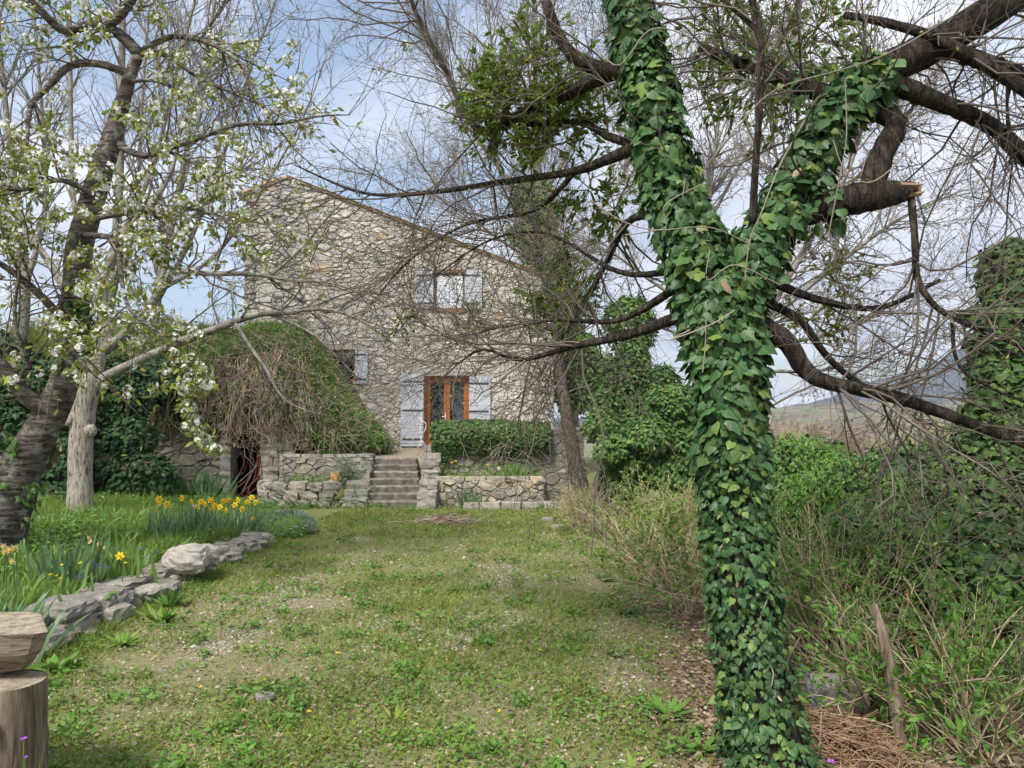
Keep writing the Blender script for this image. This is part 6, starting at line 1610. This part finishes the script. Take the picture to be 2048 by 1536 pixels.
# iris and narcissus leaf clumps
SWORD = (np.array([(-.5, 0, 0), (.5, 0, 0), (.5, .5, .0), (-.5, .5, .0), (.32, .8, .02), (-.32, .8, .02), (.0, 1, .05)]) * [1, 1, 1], [np.array([(0, 1, 2, 3), (3, 2, 4, 5)]), np.array([(5, 4, 6)])])
STRAP = (np.array([(-.5, 0, 0), (.5, 0, 0), (.5, .5, .0), (-.5, .5, .0), (.4, .8, -.08), (-.4, .8, -.08), (.0, .98, -.25)]), SWORD[1])
def clump(label, c, k, L, w, m, rx_, ry_, fan=.45, T=SWORD, name='iris_clump', cat='iris', lean=(0, 0)):
    t = thing(name, label, cat, c)
    me = Buf().add(T[0], T[1]).mesh('blade', m, True)
    for i in range(k):
        o = rng.normal(0, .5, 2) * np.array([rx_, ry_])
        d = nrm(np.array([[rng.normal(lean[0], fan * .5) + o[0] * fan, rng.normal(lean[1], fan * .4), 1.]]))
        B = basis(d, nrm(np.array([[rng.normal(0, .5), -1, .2]])))[0]
        l = L * rng.uniform(.6, 1.12)
        link('blade', me, t, mat4(B, np.array([c[0] + o[0], c[1] + o[1], c[2] - .02]), np.array([w * rng.uniform(.7, 1.2), l, l])))
    return t
def bp(px, py, Y):
    p = at(px, py, Y); p[2] = ground_h(p[0], p[1]); return p
clump('blue green sword leaved clump in the near flower bed', bp(135, 1160, 7.2), 50, .58, .028, M['iris'], .30, .2, .5)
clump('green sword leaved iris clump behind the bright daffodil', bp(250, 1130, 7.6), 30, .58, .045, M['iris_y'], .24, .15, .45)
clump('large dark iris fan left of the cellar door', bp(400, 1015, 15.6), 80, .75, .055, M['iris'], .55, .3, .5, lean=(.1, 0))
clump('iris clump at the foot of the low bed wall', bp(940, 1005, 15.35), 34, .42, .035, M['iris'], .22, .1, .6)
clump('bright grassy clump on the raised bed by the ivy', (at(1030, 950, 16.2)[0], 16.2, .6), 60, .36, .018, M['iris_y'], .3, .15, .8, T=STRAP)
clump('arching strap leaved clump at the left edge above the log', bp(10, 1260, 5.6), 60, .5, .03, M['iris'], .3, .25, .8, T=STRAP, name='strap_leaf_clump', cat='plant')
clump('upright green leaf tuft left of the small narcissus', bp(1090, 1010, 15.2), 20, .2, .03, M['fresh'], .2, .1, .8, T=STRAP, name='strap_leaf_clump', cat='plant')
for (px, Y, k_, L_, lab) in [(60, 8.0, 40, .30, 'bright strap leaved tuft left of the sword leaved clump'), (210, 9.2, 46, .32, 'bright strap leaved tuft behind the sword leaves'), (300, 8.6, 36, .26, 'bright leaf tuft behind the pale boulder'), (110, 10.2, 50, .34, 'bright leaf tuft before the whitewashed trunk'), (250, 11.2, 50, .32, 'bright leaf tuft right of the whitewashed trunk'), (95, 6.6, 36, .30, 'bright grassy tuft at the front of the flower bed')]:
    clump(lab, bp(px, 1100, Y), k_, L_, .024, M['iris_y'], .5, .4, .9, T=STRAP, name='strap_leaf_clump', cat='plant')
for i, (px, Y) in enumerate([(330, 9.8), (380, 10.3), (430, 10.9), (480, 11.3), (515, 11.8)]):
    clump(['first narcissus leaf clump, left end of the daffodil row', 'second narcissus leaf clump in the daffodil row', 'narcissus leaf clump in the middle of the daffodil row', 'fourth narcissus leaf clump in the daffodil row', 'last narcissus leaf clump, cellar end of the daffodil row'][i], bp(px, 1050, Y), 58, .48, .02, M['iris'], .34, .3, .55, T=STRAP, name='narcissus_leaves', cat='plant')
# ------------------------------------------------------------------ flowers
def flower_meshes():
    pv, pf = [], []
    for i in range(6):
        a = i * math.pi / 3; ca_, sa_ = math.cos(a), math.sin(a); n0 = len(pv)
        for (r_, t_, z_) in ((.0, 0, 0), (.55, .28, .05), (1.0, 0, .02), (.55, -.28, .05)): pv.append((r_ * ca_ - t_ * sa_, r_ * sa_ + t_ * ca_, z_))
        pf.append((n0, n0 + 1, n0 + 2, n0 + 3))
    cv, cf = [], []
    for k, (r_, z_) in enumerate(((.2, .0), (.26, .35), (.36, .55))):
        for i in range(8): cv.append((r_ * math.cos(i * math.pi / 4), r_ * math.sin(i * math.pi / 4), z_))
    for k in range(2):
        for i in range(8): cf.append((k * 8 + i, k * 8 + (i + 1) % 8, (k + 1) * 8 + (i + 1) % 8, (k + 1) * 8 + i))
    return (np.array(pv), np.array(pf)), (np.array(cv), np.array(cf))
PET, COR = flower_meshes()
pm = {c: Buf().add(*PET).mesh('petals', M[c], True) for c in ('yellow', 'petal', 'cream')}
cm = {c: Buf().add(*COR).mesh('corona', M[c], True) for c in ('orange', 'yellow')}
def daffodil(label, px, py, Y, r_, pc='yellow', cc_='orange', face=None, group=None, gz=None, name='daffodil'):
    h = at(px, py, Y); g = ground_h(h[0], h[1]) if gz is None else gz
    t = thing(name, label, 'flower', (h[0], h[1], g), group)
    b_ = Buf(); o = rng.normal(0, .03, 2)
    A = spline([(h[0] + o[0], h[1] + o[1] + .02, g - .02, .005), (h[0] + o[0] * .5, h[1] + .03, (g + h[2]) / 2, .0045), (h[0], h[1] + .03, h[2] - .01, .004), (h[0], h[1], h[2], .004)], 8); tubes(b_, A[:, :3], A[:, 3], 5); b_.build('stem', M['iris'], t, True)
    d = nrm(np.array([face if face is not None else (rng.normal(0, .7), -1, rng.normal(-.05, .25))], float)); z = d; x = nrm(np.cross(np.array([[.1, .2, 1.]]), z)); y_ = np.cross(z, x)
    B = np.stack([x[0], y_[0], z[0]], -1)
    link('petals', pm[pc], t, mat4(B, h, r_)); link('corona', cm[cc_], t, mat4(B, h, r_ * .8))
    return t
dl = 'yellow daffodil with orange cup in the row by the cellar'
for (px, py) in [(318, 998), (318, 1006), (334, 1008), (364, 996), (402, 1003), (421, 1000), (384, 1003), (429, 1010), (411, 1008), (447, 1002), (457, 1000), (470, 1010), (476, 1000), (495, 1004), (503, 995), (425, 1018), (485, 1018), (451, 1020), (512, 1005), (440, 1014), (396, 1014)]:
    daffodil(dl, px, py, np.interp(px, [310, 520], [9.6, 12]), .056, group='daffodils in the row by the cellar')
daffodil('single low yellow daffodil at the right of the row', 505, 1037, 10.9, .042)
daffodil('white petalled narcissus at the cellar end of the row', 527, 985, 12.2, .045, 'petal')
daffodil('white narcissus among the yellow daffodils', 389, 1013, 10.3, .045, 'petal')
daffodil('bright double yellow daffodil leaning alone in the near bed', 240, 1112, 7.3, .05, 'yellow', 'yellow', (.1, -1, .1))
daffodil('small white narcissus on the raised bed under the ivy', 997, 937, 16.1, .05, 'petal', 'yellow', gz=.6)
for (px, py) in [(8, 1093), (20, 1100), (28, 1096), (10, 1104), (25, 1123)]: daffodil('faded cream narcissus drooping at the left edge', px, py, 6.4, .045, 'cream', 'yellow', (rng.normal(0, .5), -1, -.5), 'faded narcissi at the left edge')
for (px, py) in [(160, 1068), (178, 1076), (180, 1083), (198, 1088), (210, 1096)]: daffodil('withered orange daffodil behind the sword leaves', px, py, 8, .03, 'cream', 'orange', None, 'withered daffodils in the near bed')
def button(label, px, py, r_, c, group, Y=None, h=.05, name='dandelion_flower'):
    if Y is None: g = gp(px, py)
    else: g = at(px, py, Y); g[2] -= h
    t = thing(name, label, 'flower', g, group)
    b_ = Buf(); tubes(b_, np.array([(g[0], g[1], g[2] - .03), (g[0], g[1], g[2] + h)]), np.array([.0025, .002]), 4); b_.build('stem', M['weed'], t)
    b_ = Buf(); k = 14; a = rng.uniform(0, 6.28, k); d = nrm(np.stack([np.cos(a), np.sin(a) - .3, rng.uniform(.1, .8, k)], -1))
    place(b_, *OVAL_S, np.repeat(np.array([[g[0], g[1], g[2] + h]]), k, 0), basis(d, randdir(k, .5, 1)), np.full(k, r_)); b_.build('petals', M[c], t)
for (px, py) in [(628, 1125), (555, 1160), (690, 1205), (675, 1320), (528, 1375), (618, 1440), (930, 1313), (1080, 1313), (400, 1390), (310, 1327), (565, 1310), (610, 1310), (1000, 1440), (1450 - 240, 1260)]:
    button('tiny yellow dandelion flower in the lawn', px, py, .016, 'yellow', 'dandelions scattered in the lawn')
for (px, py) in [(123, 1130), (86, 1168), (166, 1172), (160, 1127), (100, 1150), (112, 1152), (122, 1157), (250, 1126)]: button('yellow wild flower in the near flower bed', px, py, .022, 'yellow', 'yellow wild flowers in the near bed', Y=6.9, h=.12, name='yellow_wild_flower')
for (px, py) in [(151, 1155), (161, 1149), (168, 1155), (186, 1125), (194, 1130), (203, 1131), (215, 1137), (235, 1098), (312, 1105), (285, 1098)]: button('dark blue grape hyacinth in the near flower bed', px, py, .02, 'blue', 'grape hyacinths in the near bed', Y=7.0, h=.1, name='grape_hyacinth')
button('pale violet periwinkle flower left of the boulder', 296, 1116, .034, 'lilac', None, Y=7.6, h=.08, name='periwinkle_flower')
for (px, py) in [(72, 1031), (100, 1031)]: button('pale violet periwinkle flower near the cherry trunk base', px, py, .026, 'lilac', 'periwinkles by the cherry', Y=9, h=.08, name='periwinkle_flower')
button('purple wild flower at the bottom right of the trunk', 1662, 1524, .022, 'violet', None, Y=3.7, h=.1, name='purple_wild_flower')
button('purple wild flower in front of the stump', 48, 1478, .014, 'violet', None, Y=2.9, h=.3, name='purple_wild_flower')
button('lower purple wild flower in front of the stump', 50, 1515, .012, 'violet', None, Y=2.9, h=.2, name='purple_wild_flower')
for (px, py) in [(1043, 1006), (1052, 1010), (1085, 1004), (1088, 1012), (1048, 1014)]: button('tiny purple flower on the stone ledge', px, py, .035, 'violet', 'purple flowers on the stone ledge', Y=15.2, h=.06, name='purple_ledge_flower')
for (px, py) in [(911, 923), (975, 930), (903, 926)]: button('yellow flower on the raised bed below the ivy', px, py, .045, 'yellow', 'yellow flowers on the raised bed', Y=16.1, h=.12, name='yellow_bed_flower')
button('orange yellow flower at the foot of the ledge', 1092, 1024, .035, 'yellow', None, Y=15, h=.05, name='yellow_ledge_flower')
# thin grass stalks before the stump
b = Buf(); p = at(60, 1536, 2.9); K = 26
P0 = np.stack([rng.uniform(at(0, 1500, 2.9)[0], at(110, 1500, 2.9)[0], K), rng.uniform(2.85, 3.05, K), np.zeros(K)], -1); d = randdir(K, .75, 1)
place(b, BLADE[0], BLADE[1], P0, basis(d, randdir(K)), np.stack([np.full(K, .004), rng.uniform(.2, .55, K), rng.uniform(.1, .3, K)], -1))
tag(b.build('tall_grass_stalks', M['blade'], None, False, stuff=True), 'a few tall grass stalks in front of the stump', 'grass')
# ------------------------------------------------------------------ air over the valley
if HAZE:
    b = Buf().box((-2600, -320, -140), (4600, 4300, 900))
    s = NT('haze_air'); pv = s.n('ShaderNodeVolumePrincipled'); pv.inputs['Color'].default_value = (.62, .74, .95, 1); pv.inputs['Density'].default_value = .6 / 3000; pv.inputs['Anisotropy'].default_value = .2
    s.t.nodes.remove(s.p); s.l(pv.outputs[0], s.out.inputs['Volume'])
    o = b.build('haze', s.m); o['kind'] = 'stuff'; o['label'] = 'thin blue haze over the valley'; o['category'] = 'haze'
